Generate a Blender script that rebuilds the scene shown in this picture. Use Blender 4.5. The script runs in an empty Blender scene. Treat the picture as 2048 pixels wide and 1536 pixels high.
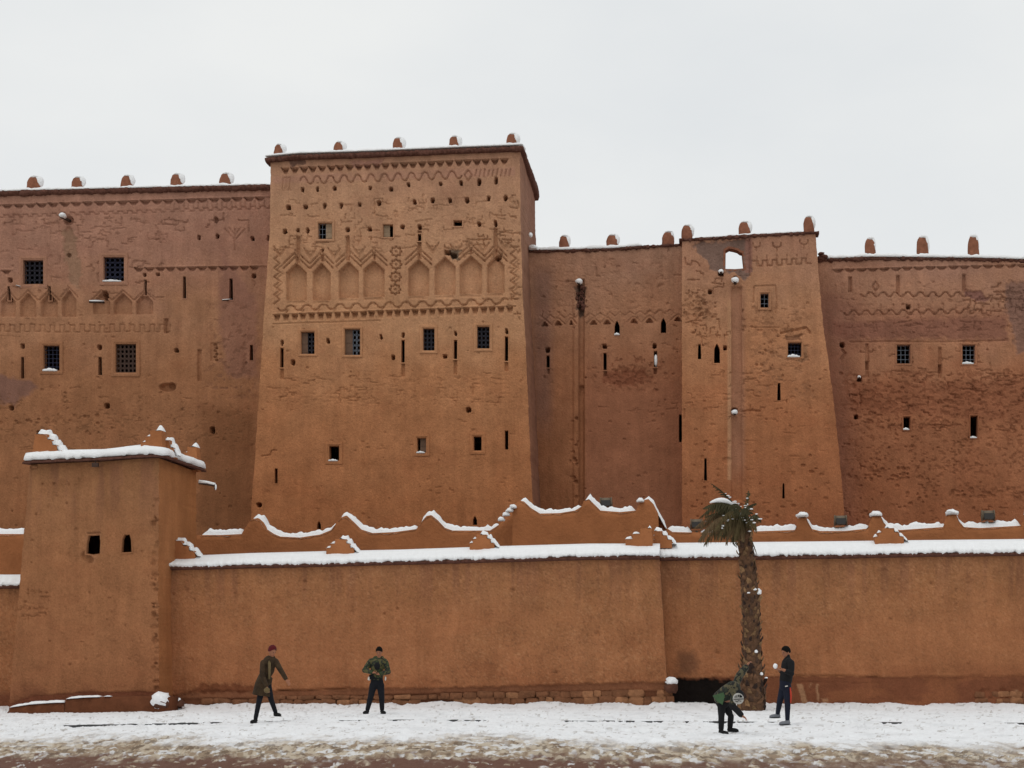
import bpy, math, random
import numpy as np
from mathutils import Vector, Matrix
from math import sin, cos, pi, radians, sqrt

SC = bpy.context.scene
COL = SC.collection

# ------------------------------------------------------------------ camera
F = 3000.0; TH = math.atan(532/F); CAMZ = 1.6
cam_d = bpy.data.cameras.new('camera'); cam = bpy.data.objects.new('camera', cam_d); COL.objects.link(cam)
cam_d.sensor_width = 36; cam_d.lens = 36*F/2048; cam_d.clip_start = .1; cam_d.clip_end = 2000
cam.location = (0, 0, CAMZ); cam.rotation_euler = (pi/2+TH, 0, 0)
SC.camera = cam
# ------------------------------------------------------------------ sky and sun (overcast)
SUN_EL, SUN_AZ = radians(60), radians(205)      # azimuth clockwise from +Y : sun behind the camera, a little left
W = bpy.data.worlds.new('World'); SC.world = W; W.use_nodes = True
nt = W.node_tree; nt.nodes.clear()
wo = nt.nodes.new('ShaderNodeOutputWorld'); bg = nt.nodes.new('ShaderNodeBackground')
sky = nt.nodes.new('ShaderNodeTexSky'); sky.sky_type = 'NISHITA'; sky.sun_disc = False
sky.sun_elevation = SUN_EL; sky.sun_rotation = SUN_AZ; sky.dust_density = 6
tc = nt.nodes.new('ShaderNodeTexCoord'); mp = nt.nodes.new('ShaderNodeMapping'); mp.inputs['Scale'].default_value = (1, 1, 2.2)
nz = nt.nodes.new('ShaderNodeTexNoise'); nz.inputs['Scale'].default_value = 3.2; nz.inputs['Detail'].default_value = 5; nz.inputs['Roughness'].default_value = .5
cr = nt.nodes.new('ShaderNodeValToRGB')
cr.color_ramp.elements[0].position = .32; cr.color_ramp.elements[0].color = (7.75, 8.0, 8.15, 1)
cr.color_ramp.elements[1].position = .66; cr.color_ramp.elements[1].color = (8.6, 8.72, 8.66, 1)
mx = nt.nodes.new('ShaderNodeMixRGB'); mx.inputs[0].default_value = .97
nt.links.new(tc.outputs['Generated'], mp.inputs[0]); nt.links.new(mp.outputs[0], nz.inputs['Vector'])
nt.links.new(nz.outputs['Fac'], cr.inputs[0]); nt.links.new(sky.outputs[0], mx.inputs[1]); nt.links.new(cr.outputs[0], mx.inputs[2])
nt.links.new(mx.outputs[0], bg.inputs[0]); bg.inputs[1].default_value = .1
nt.links.new(bg.outputs[0], wo.inputs[0])
sl = bpy.data.lights.new('sun', 'SUN'); sl.energy = .5; sl.angle = radians(28); sl.color = (1, .96, .9)
so = bpy.data.objects.new('sun', sl); COL.objects.link(so)
sd = Vector((sin(SUN_AZ)*cos(SUN_EL), cos(SUN_AZ)*cos(SUN_EL), sin(SUN_EL)))
so.rotation_euler = (-sd).to_track_quat('-Z', 'Y').to_euler(); so.location = (-10, -10, 40)
vs = SC.view_settings; vs.view_transform = 'Standard'; vs.look = 'None'; vs.gamma = 1; vs.exposure = 0; vs.use_curve_mapping = False

# ------------------------------------------------------------------ helpers
AL = radians(7.2)                                  # the walls run a little away to the left
M = np.array([sin(AL), cos(AL), 0.0]); U = np.array([cos(AL), -sin(AL), 0.0])
def P(px, py, s, k=0.0):
    """point of the wall plane (distance s from the camera, lean k) seen at photo position px,py"""
    px = np.asarray(px, float); py = np.asarray(py, float)
    a = (px-1024)/F; b = (768-py)/F
    dx = a; dy = cos(TH)-b*sin(TH); dz = sin(TH)+b*cos(TH)
    t = (s+k*CAMZ)/(dx*M[0]+dy*M[1]-k*dz)
    return np.stack([t*dx, t*dy, CAMZ+t*dz], -1)
def sc_at(s): return F/s
def lin(r, g, b):
    f = lambda c: (c/255/12.92) if c/255 <= .04045 else ((c/255+.055)/1.055)**2.4
    return (f(r), f(g), f(b))
def _h(ix, iy, seed):
    n = (ix.astype(np.int64)*374761393+iy.astype(np.int64)*668265263+seed*974634777) & 0xffffffff
    n = ((n ^ (n >> 13))*1274126177) & 0xffffffff
    return ((n ^ (n >> 16)) & 0xffff)/65535.0
def vn(x, y, seed=0):
    x = np.asarray(x, float); y = np.asarray(y, float)
    ix = np.floor(x); iy = np.floor(y); fx = x-ix; fy = y-iy
    fx = fx*fx*(3-2*fx); fy = fy*fy*(3-2*fy)
    a = _h(ix, iy, seed); b = _h(ix+1, iy, seed); c = _h(ix, iy+1, seed); d = _h(ix+1, iy+1, seed)
    return (a*(1-fx)+b*fx)*(1-fy)+(c*(1-fx)+d*fx)*fy
def fbm(x, y, seed=0, o=4):
    r = 0; a = .5; f = 1; t = 0
    for i in range(o):
        r = r+a*vn(np.asarray(x)*f, np.asarray(y)*f, seed+i*17); t += a; a *= .5; f *= 2.03
    return r/t
def smooth(e0, e1, x):
    t = np.clip((x-e0)/(e1-e0), 0, 1); return t*t*(3-2*t)

def mesh_obj(name, V, Fc, mat, parent=None, col=None, shade=True, link=True):
    me = bpy.data.meshes.new(name)
    if isinstance(Fc, np.ndarray):
        V = np.asarray(V, float)
        me.vertices.add(len(V)); me.vertices.foreach_set('co', V.ravel())
        n = len(Fc); w = Fc.shape[1]
        me.loops.add(n*w); me.loops.foreach_set('vertex_index', Fc.ravel().astype(np.int32))
        me.polygons.add(n); me.polygons.foreach_set('loop_start', np.arange(0, n*w, w, dtype=np.int32))
        me.update(calc_edges=True)
    else:
        me.from_pydata([tuple(map(float, v)) for v in V], [], [tuple(f) for f in Fc]); me.update()
    if col is not None:
        at = me.color_attributes.new('Col', 'FLOAT_COLOR', 'POINT')
        c4 = np.ones((len(V), 4), np.float32); c4[:, :3] = np.asarray(col)
        at.data.foreach_set('color', c4.ravel())
    if shade: me.polygons.foreach_set('use_smooth', np.ones(len(me.polygons), bool))
    me.materials.append(mat)
    o = bpy.data.objects.new(name, me)
    if parent is not None: o.parent = parent
    if link: COL.objects.link(o)
    return o
def tag(o, label=None, cat=None, group=None, kind=None):
    if label: o['label'] = label
    if cat: o['category'] = cat
    if group: o['group'] = group
    if kind: o['kind'] = kind
    return o
def empty(name, loc=(0, 0, 0), **k):
    o = bpy.data.objects.new(name, None); COL.objects.link(o); o.location = loc; o.empty_display_size = .3
    return tag(o, **k)

class MB:
    """collects small solids into one mesh"""
    def __init__(s): s.v = []; s.f = []
    def add(s, V, Fc):
        b = len(s.v); s.v += [tuple(map(float, p)) for p in V]; s.f += [tuple(i+b for i in f) for f in Fc]
    def hexa(s, a):      # 8 points: 4 near, 4 far
        s.add(a, [(0, 1, 2, 3), (7, 6, 5, 4), (0, 4, 5, 1), (1, 5, 6, 2), (2, 6, 7, 3), (3, 7, 4, 0)])
    def box(s, c, h, R=None):
        pts = []
        for dy in (-1, 1):
            for dx, dz in ((-1, -1), (1, -1), (1, 1), (-1, 1)):
                p = Vector((dx*h[0], dy*h[1], dz*h[2]))
                if R is not None: p = R @ p
                pts.append((c[0]+p[0], c[1]+p[1], c[2]+p[2]))
        s.hexa(pts)
    def tube(s, pts, rad, n=8, sq=(1, 1), up=(0, 0, 1), cap=True):
        pts = [Vector(p) for p in pts]; rings = []
        if not hasattr(rad, '__len__'): rad = [rad]*len(pts)
        b = len(s.v)
        for i, p in enumerate(pts):
            t = (pts[min(i+1, len(pts)-1)]-pts[max(i-1, 0)]).normalized()
            u = Vector(up)
            if abs(t.dot(u)) > .95: u = Vector((0, 1, 0)) if abs(t.y) < .9 else Vector((1, 0, 0))
            a = t.cross(u).normalized(); c = a.cross(t).normalized()
            for j in range(n):
                q = p+a*cos(2*pi*j/n)*rad[i]*sq[0]+c*sin(2*pi*j/n)*rad[i]*sq[1]
                s.v.append(tuple(q))
        for i in range(len(pts)-1):
            for j in range(n):
                s.f.append((b+i*n+j, b+i*n+(j+1) % n, b+(i+1)*n+(j+1) % n, b+(i+1)*n+j))
        if cap:
            s.f.append(tuple(b+j for j in range(n))[::-1]); e = b+(len(pts)-1)*n; s.f.append(tuple(e+j for j in range(n)))
    def ell(s, c, r, nu=12, nv=8, R=None, nz=0, seed=0, flat=None):
        b = len(s.v); rnd = random.Random(seed); c = Vector(c)
        for i in range(nv+1):
            ph = pi*i/nv
            for j in range(nu):
                th = 2*pi*j/nu
                q = Vector((sin(ph)*cos(th), sin(ph)*sin(th), cos(ph)))
                if nz: q = q*(1+nz*(rnd.random()*2-1) if 0 < i < nv else 1)
                q = Vector((q.x*r[0], q.y*r[1], q.z*r[2]))
                if flat is not None and q.z < -flat: q.z = -flat
                if R is not None: q = R @ q
                s.v.append(tuple(c+q))
        for i in range(nv):
            for j in range(nu):
                s.f.append((b+i*nu+j, b+(i+1)*nu+j, b+(i+1)*nu+(j+1) % nu, b+i*nu+(j+1) % nu))
    def build(s, name, mat, parent=None, shade=True, link=True):
        return mesh_obj(name, s.v, s.f, mat, parent, shade=shade, link=link)

# ------------------------------------------------------------------ materials
def mat(name, rgb, rough=.9, var=.12, scale=4, bump=0, bscale=20, metal=0, attr=False, stretch=None, spec=.3, streak=0):
    m = bpy.data.materials.new(name); m.use_nodes = True; t = m.node_tree; N = t.nodes; L = t.links
    b = N['Principled BSDF']; b.inputs['Roughness'].default_value = rough; b.inputs['Metallic'].default_value = metal
    b.inputs['Specular IOR Level'].default_value = spec
    g = N.new('ShaderNodeNewGeometry'); mpn = N.new('ShaderNodeMapping'); L.new(g.outputs['Position'], mpn.inputs[0])
    if stretch: mpn.inputs['Scale'].default_value = stretch
    n1 = N.new('ShaderNodeTexNoise'); n1.inputs['Scale'].default_value = scale; n1.inputs['Detail'].default_value = 8; n1.inputs['Roughness'].default_value = .65
    L.new(mpn.outputs[0], n1.inputs['Vector'])
    mr = N.new('ShaderNodeMapRange'); mr.inputs[1].default_value = .3; mr.inputs[2].default_value = .7
    mr.inputs[3].default_value = 1-var; mr.inputs[4].default_value = 1+var; L.new(n1.outputs['Fac'], mr.inputs[0])
    mul = N.new('ShaderNodeVectorMath'); mul.operation = 'SCALE'
    if attr:
        a = N.new('ShaderNodeAttribute'); a.attribute_name = 'Col'; L.new(a.outputs['Color'], mul.inputs[0])
    else: mul.inputs[0].default_value = rgb
    L.new(mr.outputs[0], mul.inputs['Scale'])
    out = mul.outputs[0]
    if streak:
        mp2 = N.new('ShaderNodeMapping'); mp2.inputs['Scale'].default_value = (2.2, 2.2, .22); L.new(g.outputs['Position'], mp2.inputs[0])
        n2 = N.new('ShaderNodeTexNoise'); n2.inputs['Scale'].default_value = 1.6; n2.inputs['Detail'].default_value = 7; n2.inputs['Roughness'].default_value = .6
        L.new(mp2.outputs[0], n2.inputs['Vector'])
        m2 = N.new('ShaderNodeMapRange'); m2.inputs[1].default_value = .3; m2.inputs[2].default_value = .7
        m2.inputs[3].default_value = 1-streak; m2.inputs[4].default_value = 1+streak; L.new(n2.outputs['Fac'], m2.inputs[0])
        mm = N.new('ShaderNodeVectorMath'); mm.operation = 'SCALE'; L.new(out, mm.inputs[0]); L.new(m2.outputs[0], mm.inputs['Scale']); out = mm.outputs[0]
        # straw and small pebbles in the render
        n3 = N.new('ShaderNodeTexNoise'); n3.inputs['Scale'].default_value = 26; n3.inputs['Detail'].default_value = 3; L.new(g.outputs['Position'], n3.inputs['Vector'])
        m3 = N.new('ShaderNodeMapRange'); m3.inputs[1].default_value = .35; m3.inputs[2].default_value = .65
        m3.inputs[3].default_value = .9; m3.inputs[4].default_value = 1.1; L.new(n3.outputs['Fac'], m3.inputs[0])
        m4 = N.new('ShaderNodeVectorMath'); m4.operation = 'SCALE'; L.new(out, m4.inputs[0]); L.new(m3.outputs[0], m4.inputs['Scale']); out = m4.outputs[0]
    L.new(out, b.inputs['Base Color'])
    if bump:
        nb = N.new('ShaderNodeTexNoise'); nb.inputs['Scale'].default_value = bscale; nb.inputs['Detail'].default_value = 6; nb.inputs['Roughness'].default_value = .6
        L.new(g.outputs['Position'] if not stretch else mpn.outputs[0], nb.inputs['Vector'])
        bp = N.new('ShaderNodeBump'); bp.inputs['Strength'].default_value = 1; bp.inputs['Distance'].default_value = bump
        L.new(nb.outputs['Fac'], bp.inputs['Height']); L.new(bp.outputs[0], b.inputs['Normal'])
    return m
def camo(name, c1, c2, c3, scale=9):
    m = bpy.data.materials.new(name); m.use_nodes = True; t = m.node_tree; N = t.nodes; L = t.links
    b = N['Principled BSDF']; b.inputs['Roughness'].default_value = .9
    g = N.new('ShaderNodeTexCoord'); n = N.new('ShaderNodeTexNoise'); n.inputs['Scale'].default_value = scale; n.inputs['Detail'].default_value = 2
    L.new(g.outputs['Object'], n.inputs['Vector']); r = N.new('ShaderNodeValToRGB'); r.color_ramp.interpolation = 'CONSTANT'
    e = r.color_ramp.elements; e[0].position = 0; e[0].color = (*c1, 1); e[1].position = .47; e[1].color = (*c2, 1)
    x = e.new(.58); x.color = (*c3, 1); L.new(n.outputs['Fac'], r.inputs[0]); L.new(r.outputs[0], b.inputs['Base Color'])
    return m
MUD = mat('mud_plaster', (1, 1, 1), 1, .15, 1.1, .03, 13, attr=True, spec=.08, streak=.09)
MUDP = mat('mud_parapet', lin(162, 105, 68), 1, .16, 1.5, .03, 10, spec=.08)
MUDR = mat('red_mud', lin(136, 90, 70), 1, .25, 5, .03, 14, spec=.08)
MUDD = mat('dark_mud_eave', lin(100, 68, 58), 1, .4, 9, .06, 12, spec=.08)
MUDK = mat('dark_reveal', lin(110, 68, 44), 1, .15, 4, .01, 20, spec=.08)
STONE = mat('rubble_stone', lin(120, 80, 56), .95, .35, 5, .06, 10, spec=.15)
STONE2 = mat('rubble_stone_pale', lin(146, 102, 72), .95, .35, 5, .06, 10, spec=.15)
SNOW = mat('snow', (.87, .88, .89), .85, .03, 6, .03, 14, spec=.2)
IRON = mat('wrought_iron', lin(44, 42, 52), .6, .2, 20)
IRONB = mat('blue_iron', lin(32, 34, 56), .6, .2, 20)
IRONL = mat('pale_iron', lin(104, 110, 120), .6, .2, 20)
WOOD = mat('old_shutter_wood', lin(104, 80, 64), .8, .2, 8, .01, 30)
WOODP = mat('pale_shutter', lin(150, 128, 104), .8, .2, 8)
WOODB = mat('lattice_wood', lin(70, 52, 44), .85, .2, 9)
DARK = mat('soot', (.012, .01, .009), 1, .1, 5)
LAMPM = mat('lamp_housing', lin(104, 92, 76), .6, .15, 9, .003, 30)
LAMPG = mat('lamp_glass', lin(40, 36, 32), .25, .1, 5, spec=.5)
KERB = mat('wet_kerb', (.05, .05, .052), .6, .3, 8, .01, 20)

# colours of the plaster, as albedo
def C(*a):
    c = np.array(lin(*a))*np.array([1.12, 1.16, 1.14]); g_ = c.mean(); return g_+(c-g_)*.92

# ------------------------------------------------------------------ facade built as relief
class Facade:
    def __init__(s, name, sd, k, Lp, Rp, Tp, bot, step, seed, und=.03):
        s.name, s.s, s.k, s.step = name, sd, k, step
        Lp, Rp, Tp = np.array(Lp, float), np.array(Rp, float), np.array(Tp, float)
        xm0, xm1 = Lp[:, 0].min(), Rp[:, 0].max(); ymin = Tp[:, 1].min()
        nc = int((xm1-xm0)/step)+1; nr = int((bot-ymin)/step)+1
        a = np.linspace(0, 1, nc)[None, :]; b = np.linspace(0, 1, nr)[:, None]
        xt = Lp[0, 0]*(1-a)+Rp[0, 0]*a
        T = np.interp(xt, Tp[:, 0], Tp[:, 1])
        s.PY = T+b*(bot-T)
        jl = (fbm(s.PY/9, s.PY*0+seed, seed+5)-.5)*2.2; jr = (fbm(s.PY/9, s.PY*0+seed+9, seed+6)-.5)*2.6
        L = np.interp(s.PY, Lp[:, 1], Lp[:, 0])+jl; R = np.interp(s.PY, Rp[:, 1], Rp[:, 0])+jr
        s.PX = L+a*(R-L); s.nr, s.nc = nr, nc
        s.D = (fbm(s.PX/70, s.PY/70, seed)-.5)*2*und+(fbm(s.PX/14, s.PY/14, seed+3, 3)-.5)*.022
        s.COLR = np.ones((nr, nc, 3))*.5; s.H = np.zeros((nr, nc), bool)
    def reg(s, x0, y0, x1, y1, pad=6):
        a = np.nonzero((s.PY.max(1) >= y0-pad) & (s.PY.min(1) <= y1+pad))[0]
        b = np.nonzero((s.PX.max(0) >= x0-pad) & (s.PX.min(0) <= x1+pad))[0]
        if len(a) == 0 or len(b) == 0: return None
        sl_ = (slice(a[0], a[-1]+1), slice(b[0], b[-1]+1))
        return sl_, s.PX[sl_], s.PY[sl_]
    def pit(s, x, y, rx, ry, d, soft=.5):
        r = s.reg(x-rx*1.5, y-ry*1.5, x+rx*1.5, y+ry*1.5)
        if r is None: return
        q, X, Y = r; e = ((X-x)/rx)**2+((Y-y)/ry)**2; f = np.clip((1.35-e)/soft, 0, 1); s.D[q] = np.maximum(s.D[q], s.D[q]*(1-f)+d*f)
    def rect(s, x0, y0, x1, y1, d, soft=1.5):
        r = s.reg(x0, y0, x1, y1)
        if r is None: return
        q, X, Y = r; e = np.minimum(np.minimum(X-x0, x1-X), np.minimum(Y-y0, y1-Y)); f = np.clip(e/soft+.8, 0, 1); s.D[q] += d*f
    def dist(s, pts, X, Y):
        m = np.full(X.shape, 1e9)
        for (ax, ay), (bx, by) in zip(pts[:-1], pts[1:]):
            vx, vy = bx-ax, by-ay; l2 = vx*vx+vy*vy+1e-9
            t = np.clip(((X-ax)*vx+(Y-ay)*vy)/l2, 0, 1)
            m = np.minimum(m, np.hypot(X-ax-t*vx, Y-ay-t*vy))
        return m
    def groove(s, pts, w=2.0, d=.05, taper=False):
        for i in range(0, len(pts)-1, 6):
            sub = pts[i:i+7]; xs = [p[0] for p in sub]; ys = [p[1] for p in sub]
            r = s.reg(min(xs), min(ys), max(xs), max(ys))
            if r is None: continue
            q, X, Y = r; dd = s.dist(sub, X, Y); f = np.clip(1.9-dd/(w*.62), 0, 1)
            s.D[q] = np.maximum(s.D[q], np.where(f > 0, s.D[q]*.5+d*1.45*f, s.D[q])) if d > 0 else s.D[q]+d*f
    def inside(s, poly, X, Y):
        c = np.zeros(X.shape, bool); n = len(poly)
        for i in range(n):
            x0, y0 = poly[i]; x1, y1 = poly[(i+1) % n]
            if y0 == y1: continue
            k = ((y0 > Y) != (y1 > Y)) & (X < (x1-x0)*(Y-y0)/(y1-y0)+x0); c ^= k
        return c
    def niche(s, poly, d, soft=2.0):
        xs = [p[0] for p in poly]; ys = [p[1] for p in poly]
        r = s.reg(min(xs), min(ys), max(xs), max(ys))
        if r is None: return
        q, X, Y = r; ins = s.inside(poly, X, Y); dd = s.dist(list(poly)+[poly[0]], X, Y)
        f = np.where(ins, np.clip(dd/soft, 0, 1), 0); s.D[q] += d*f
    def paint(s, fn, c, amt=1.0):
        f = np.clip(fn(s.PX, s.PY), 0, 1)[..., None]*amt; s.COLR = s.COLR*(1-f)+np.array(c)*f
    def patch(s, poly, c, amt=1, soft=5, d=0, ns=9):
        xs = [p[0] for p in poly]; ys = [p[1] for p in poly]
        r = s.reg(min(xs), min(ys), max(xs), max(ys), 12)
        if r is None: return
        q, X, Y = r; X2 = X+(fbm(X/ns, Y/ns, 5)-.5)*16; Y2 = Y+(fbm(X/ns, Y/ns, 15)-.5)*16
        ins = s.inside(poly, X2, Y2); dd = s.dist(list(poly)+[poly[0]], X2, Y2)
        f = np.where(ins, np.clip(dd/soft, 0, 1), 0); s.D[q] += d*f+(fbm(X/5, Y/5, 4)-.5)*.05*f*(d != 0)
        s.COLR[q] = s.COLR[q]*(1-f[..., None]*amt)+np.array(c)*f[..., None]*amt
    def erode(s, x0, y0, x1, y1, d=.05, th=.52, sx=9, sy=6, seed=5, dark=None):
        r = s.reg(x0, y0, x1, y1)
        q, X, Y = r; e = np.minimum(np.minimum(X-x0, x1-X)/40, np.minimum(Y-y0, y1-Y)/16); n = fbm(X/sx, Y/sy, seed, 5)+(fbm(X/60, Y/26, seed+1)-.5)*.3
        f = smooth(th, th+.07, n)*np.clip(e, 0, 1); s.D[q] += d*f
        if dark is not None: s.COLR[q] = s.COLR[q]*(1-.55*f[..., None])+np.array(dark)*.55*f[..., None]
    def crack(s, x, y, ln, ang, rnd, w=1.5, d=.035):
        pts = [(x, y)]; sx = rnd.choice((-1, 1)); hor = rnd.random() < .6
        while ln > 0:
            st = rnd.uniform(3, 9); ln -= st
            if hor: x += st*sx; y += rnd.uniform(-1.6, 1.6)
            else: y += st*.8*rnd.choice((1, 1, -1)); x += rnd.uniform(-1.6, 1.6)
            if rnd.random() < .42: hor = not hor
            pts.append((x, y))
        if len(pts) > 1: s.groove(pts, min(w, 1.25), d*1.1)
    def cracks(s, x0, y0, x1, y1, n, rnd, ln=(14, 50), w=1.5, d=.035):
        for i in range(n):
            s.crack(rnd.uniform(x0, x1), rnd.uniform(y0, y1), rnd.uniform(*ln), rnd.choice([0, .3, -.3, pi/2, pi, 2.2]), rnd, w, d)
    def pits(s, x0, y0, x1, y1, n, rnd, r=(1.4, 3.5), d=(.03, .07)):
        for i in range(n):
            a = rnd.uniform(*r); s.pit(rnd.uniform(x0, x1), rnd.uniform(y0, y1), a*rnd.uniform(.7, 1.6), a*rnd.uniform(.6, 1.3), rnd.uniform(*d))
    def frieze(s, x0, y0, x1, y1, per, h, d=.14, kind='tooth'):
        n = int((x1-x0)/per)
        for i in range(n):
            cx = x0+(i+.5)*per; cy = y0+(y1-y0)*(i+.5)/n; jx = (((i*37) % 11)/11-.5)*1.6
            r = s.reg(cx-per/2, cy-h/2, cx+per/2, cy+h/2, 2)
            if r is None: continue
            q, X, Y = r; v = np.clip((Y-(cy-h/2))/h, 0, 1); ok = (Y > cy-h/2) & (Y < cy+h/2)
            hw = per*(.46*(1-v)+.12*v) if kind == 'tooth' else per*(.38*(1-v*.35))
            f = np.clip((hw-np.abs(X-cx-jx))/1.2, 0, 1)*ok; s.D[q] += f*d*1.7*(1-v)**.8
        s.groove([(x0, y0-h*.62), (x1, y1-h*.62)], 1.4, -.04)
    def at(s, x, y):
        r = s.reg(x, y, x, y, 4)
        if r is None: return 0.0
        q, X, Y = r; i = np.argmin((X-x)**2+(Y-y)**2); return float(s.D[q].ravel()[i])
    def pt(s, x, y, off=0.0):
        return P(x, y, s.s, s.k)+M*off
    def build(s, parent, depth, label=None, side_mat=None, roof=True, back=True, top_row_drop=0, right_side=None, lowroof=None):
        V = P(s.PX, s.PY, s.s, s.k)+M*s.D[..., None]
        nr, nc = s.nr, s.nc; idx = np.arange(nr*nc).reshape(nr, nc)
        hc = s.H[:-1, :-1] | s.H[1:, :-1] | s.H[1:, 1:] | s.H[:-1, 1:]
        q = np.stack([idx[:-1, :-1], idx[1:, :-1], idx[1:, 1:], idx[:-1, 1:]], -1)[~hc]
        VV = [V.reshape(-1, 3)]; CC = [s.COLR.reshape(-1, 3)]; FF = [q]; base = nr*nc
        def strip(A, B, ca, cb, n=2, noise=0):
            nonlocal base
            m_ = len(A); t = np.linspace(0, 1, n)[:, None, None]
            G = A[None]*(1-t)+B[None]*t; Cc = ca[None]*(1-t)+cb[None]*t
            if noise:
                z = (fbm(G[..., 1]*1.3, G[..., 2]*1.3, 8)-.5)*noise+(fbm(G[..., 1]*7, G[..., 2]*7, 9)-.5)*noise*.5
                z[0] = 0
                G = G+U*z[..., None]
            ii = np.arange(n*m_).reshape(n, m_)+base
            FF.append(np.stack([ii[:-1, :-1], ii[1:, :-1], ii[1:, 1:], ii[:-1, 1:]], -1).reshape(-1, 4))
            VV.append(G.reshape(-1, 3)); CC.append(np.broadcast_to(Cc, G.shape).reshape(-1, 3)); base += n*m_
        bd = M*depth
        bot = V[-1].copy(); low = bot.copy(); low[:, 2] = -.6; strip(bot, low, s.COLR[-1], s.COLR[-1])
        def ext(colv):                      # column plus its foot
            a = V[:, colv]; f_ = a[-1].copy(); f_[2] = -.6; return np.vstack([a, f_]), np.vstack([s.COLR[:, colv], s.COLR[-1:, colv]])
        a, c = ext(0); strip(a, a+bd, c, c)
        a, c = ext(nc-1)
        if right_side is not None:
            n = right_side[0]; c2 = c*0+np.array(right_side[1]); strip(a, a+bd, c*.3+c2*.7, c2, n, .06)
        else: strip(a, a+bd, c, c)
        top = V[0]
        if lowroof is None:
            strip(top, top+bd, s.COLR[0], s.COLR[0]); bt = top+bd
        else:
            t2 = top.copy(); t2[:, 2] = lowroof; strip(t2, t2+bd, s.COLR[0], s.COLR[0]); bt = t2+bd
        bl = bt.copy(); bl[:, 2] = -.6; strip(bt, bl, s.COLR[0], s.COLR[0])
        o = mesh_obj('wall', np.concatenate(VV), np.concatenate(FF), MUD, parent, col=np.concatenate(CC))
        if label: o['label'] = label
        s.obj = o
        return o

# lining of an opening: flange, reveal, open into the dark room behind
def opening(fc, poly, parent, name, depth=.5, fl=3.0, label=None, matl=None, flmat=None, proud=.012, back=False):
    xs = [p[0] for p in poly]; ys = [p[1] for p in poly]
    cx, cy = sum(xs)/len(xs), sum(ys)/len(ys)
    r = fc.reg(min(xs), min(ys), max(xs), max(ys))
    q, X, Y = r
    n = len(poly)
    def off(o):
        out = []
        for i in range(n):
            p0 = Vector(poly[i-1]); p = Vector(poly[i]); p1 = Vector(poly[(i+1) % n])
            e0 = (p-p0).normalized(); e1 = (p1-p).normalized()
            n0 = Vector((e0.y, -e0.x)); n1 = Vector((e1.y, -e1.x)); b = (n0+n1)
            b = b/max(b.length_squared*.5, .6)
            t = p+b*o; out.append((t.x, t.y))
        return out
    area = sum(poly[i-1][0]*poly[i][1]-poly[i][0]*poly[i-1][1] for i in range(n))
    sg = 1 if area > 0 else -1
    po = off(fl*sg)
    dl = np.mean([fc.at(*p) for p in po]); dl = min(dl, .05) if name != 'arrow_slit' else min(dl, .2)
    fc.H[q] |= fc.inside(poly, X, Y)
    V = []; Fc = []
    ro = [fc.pt(p[0], p[1], dl+.03) for p in po]; r1 = [fc.pt(p[0], p[1], dl-proud) for p in po]
    pm = [((a[0]+b[0])/2, (a[1]+b[1])/2) for a, b in zip(po, poly)]
    r2 = [fc.pt(p[0], p[1], dl-proud*1.3) for p in pm]; r3 = [fc.pt(p[0], p[1], dl) for p in poly]
    r4 = [fc.pt(p[0]+(cx-p[0])*.04, p[1]+(cy-p[1])*.02, dl+depth) for p in poly]
    rings = [ro, r1, r2, r3, r4]
    for R_ in rings: V += R_
    for k in range(4):
        for i in range(n):
            j = (i+1) % n; Fc.append((k*n+i, k*n+j, (k+1)*n+j, (k+1)*n+i))
    if back: Fc.append(tuple(4*n+i for i in range(n)))
    col = np.array([np.array(fc.COLR[q].reshape(-1, 3).mean(0))]*len(V))
    o = mesh_obj(name, V, Fc, matl or MUD, parent, col=col, shade=False)
    if label: o['label'] = label
    return o, dl

def bar(mb, fc, x0, y0, x1, y1, w, off, dep=.02):
    d = Vector((x1-x0, y1-y0)).normalized(); nx, ny = -d.y*w/2, d.x*w/2
    c = [(x0+nx, y0+ny), (x0-nx, y0-ny), (x1-nx, y1-ny), (x1+nx, y1+ny)]
    mb.hexa([fc.pt(a, b, off) for a, b in c]+[fc.pt(a, b, off+dep) for a, b in c])

def snow_blob(name, c, r, parent, seed=0, flat=.35):
    mb = MB(); mb.ell(c, r, 12, 8, nz=.16, seed=seed, flat=r[2]*flat); return mb.build(name, SNOW, parent)
def sill_snow(fc, x0, x1, y, parent, h=5, dep=.12, off=0):
    """small drift lying in the bottom of an opening"""
    mb = MB(); n = 8; pts = []
    for i in range(n+1):
        t = i/n; x = x0+(x1-x0)*t; hh = h*(.35+.65*sin(pi*min(max(t*1.1, 0), 1)))*(1+.2*sin(i*2.3))
        pts.append((x, hh))
    V = []
    for x, hh in pts:
        V += [fc.pt(x, y+1.5, off-.05), fc.pt(x, y-hh*.5, off-.07), fc.pt(x, y-hh, off), fc.pt(x, y-hh, off+dep), fc.pt(x, y+1.5, off+dep)]
    Fc = []
    for i in range(n):
        for j in range(5): Fc.append((i*5+j, i*5+(j+1) % 5, (i+1)*5+(j+1) % 5, (i+1)*5+j))
    Fc += [(0, 1, 2, 3, 4), tuple(n*5+j for j in range(5))[::-1]]
    return mesh_obj('snow_cap', V, Fc, SNOW, parent)

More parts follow.
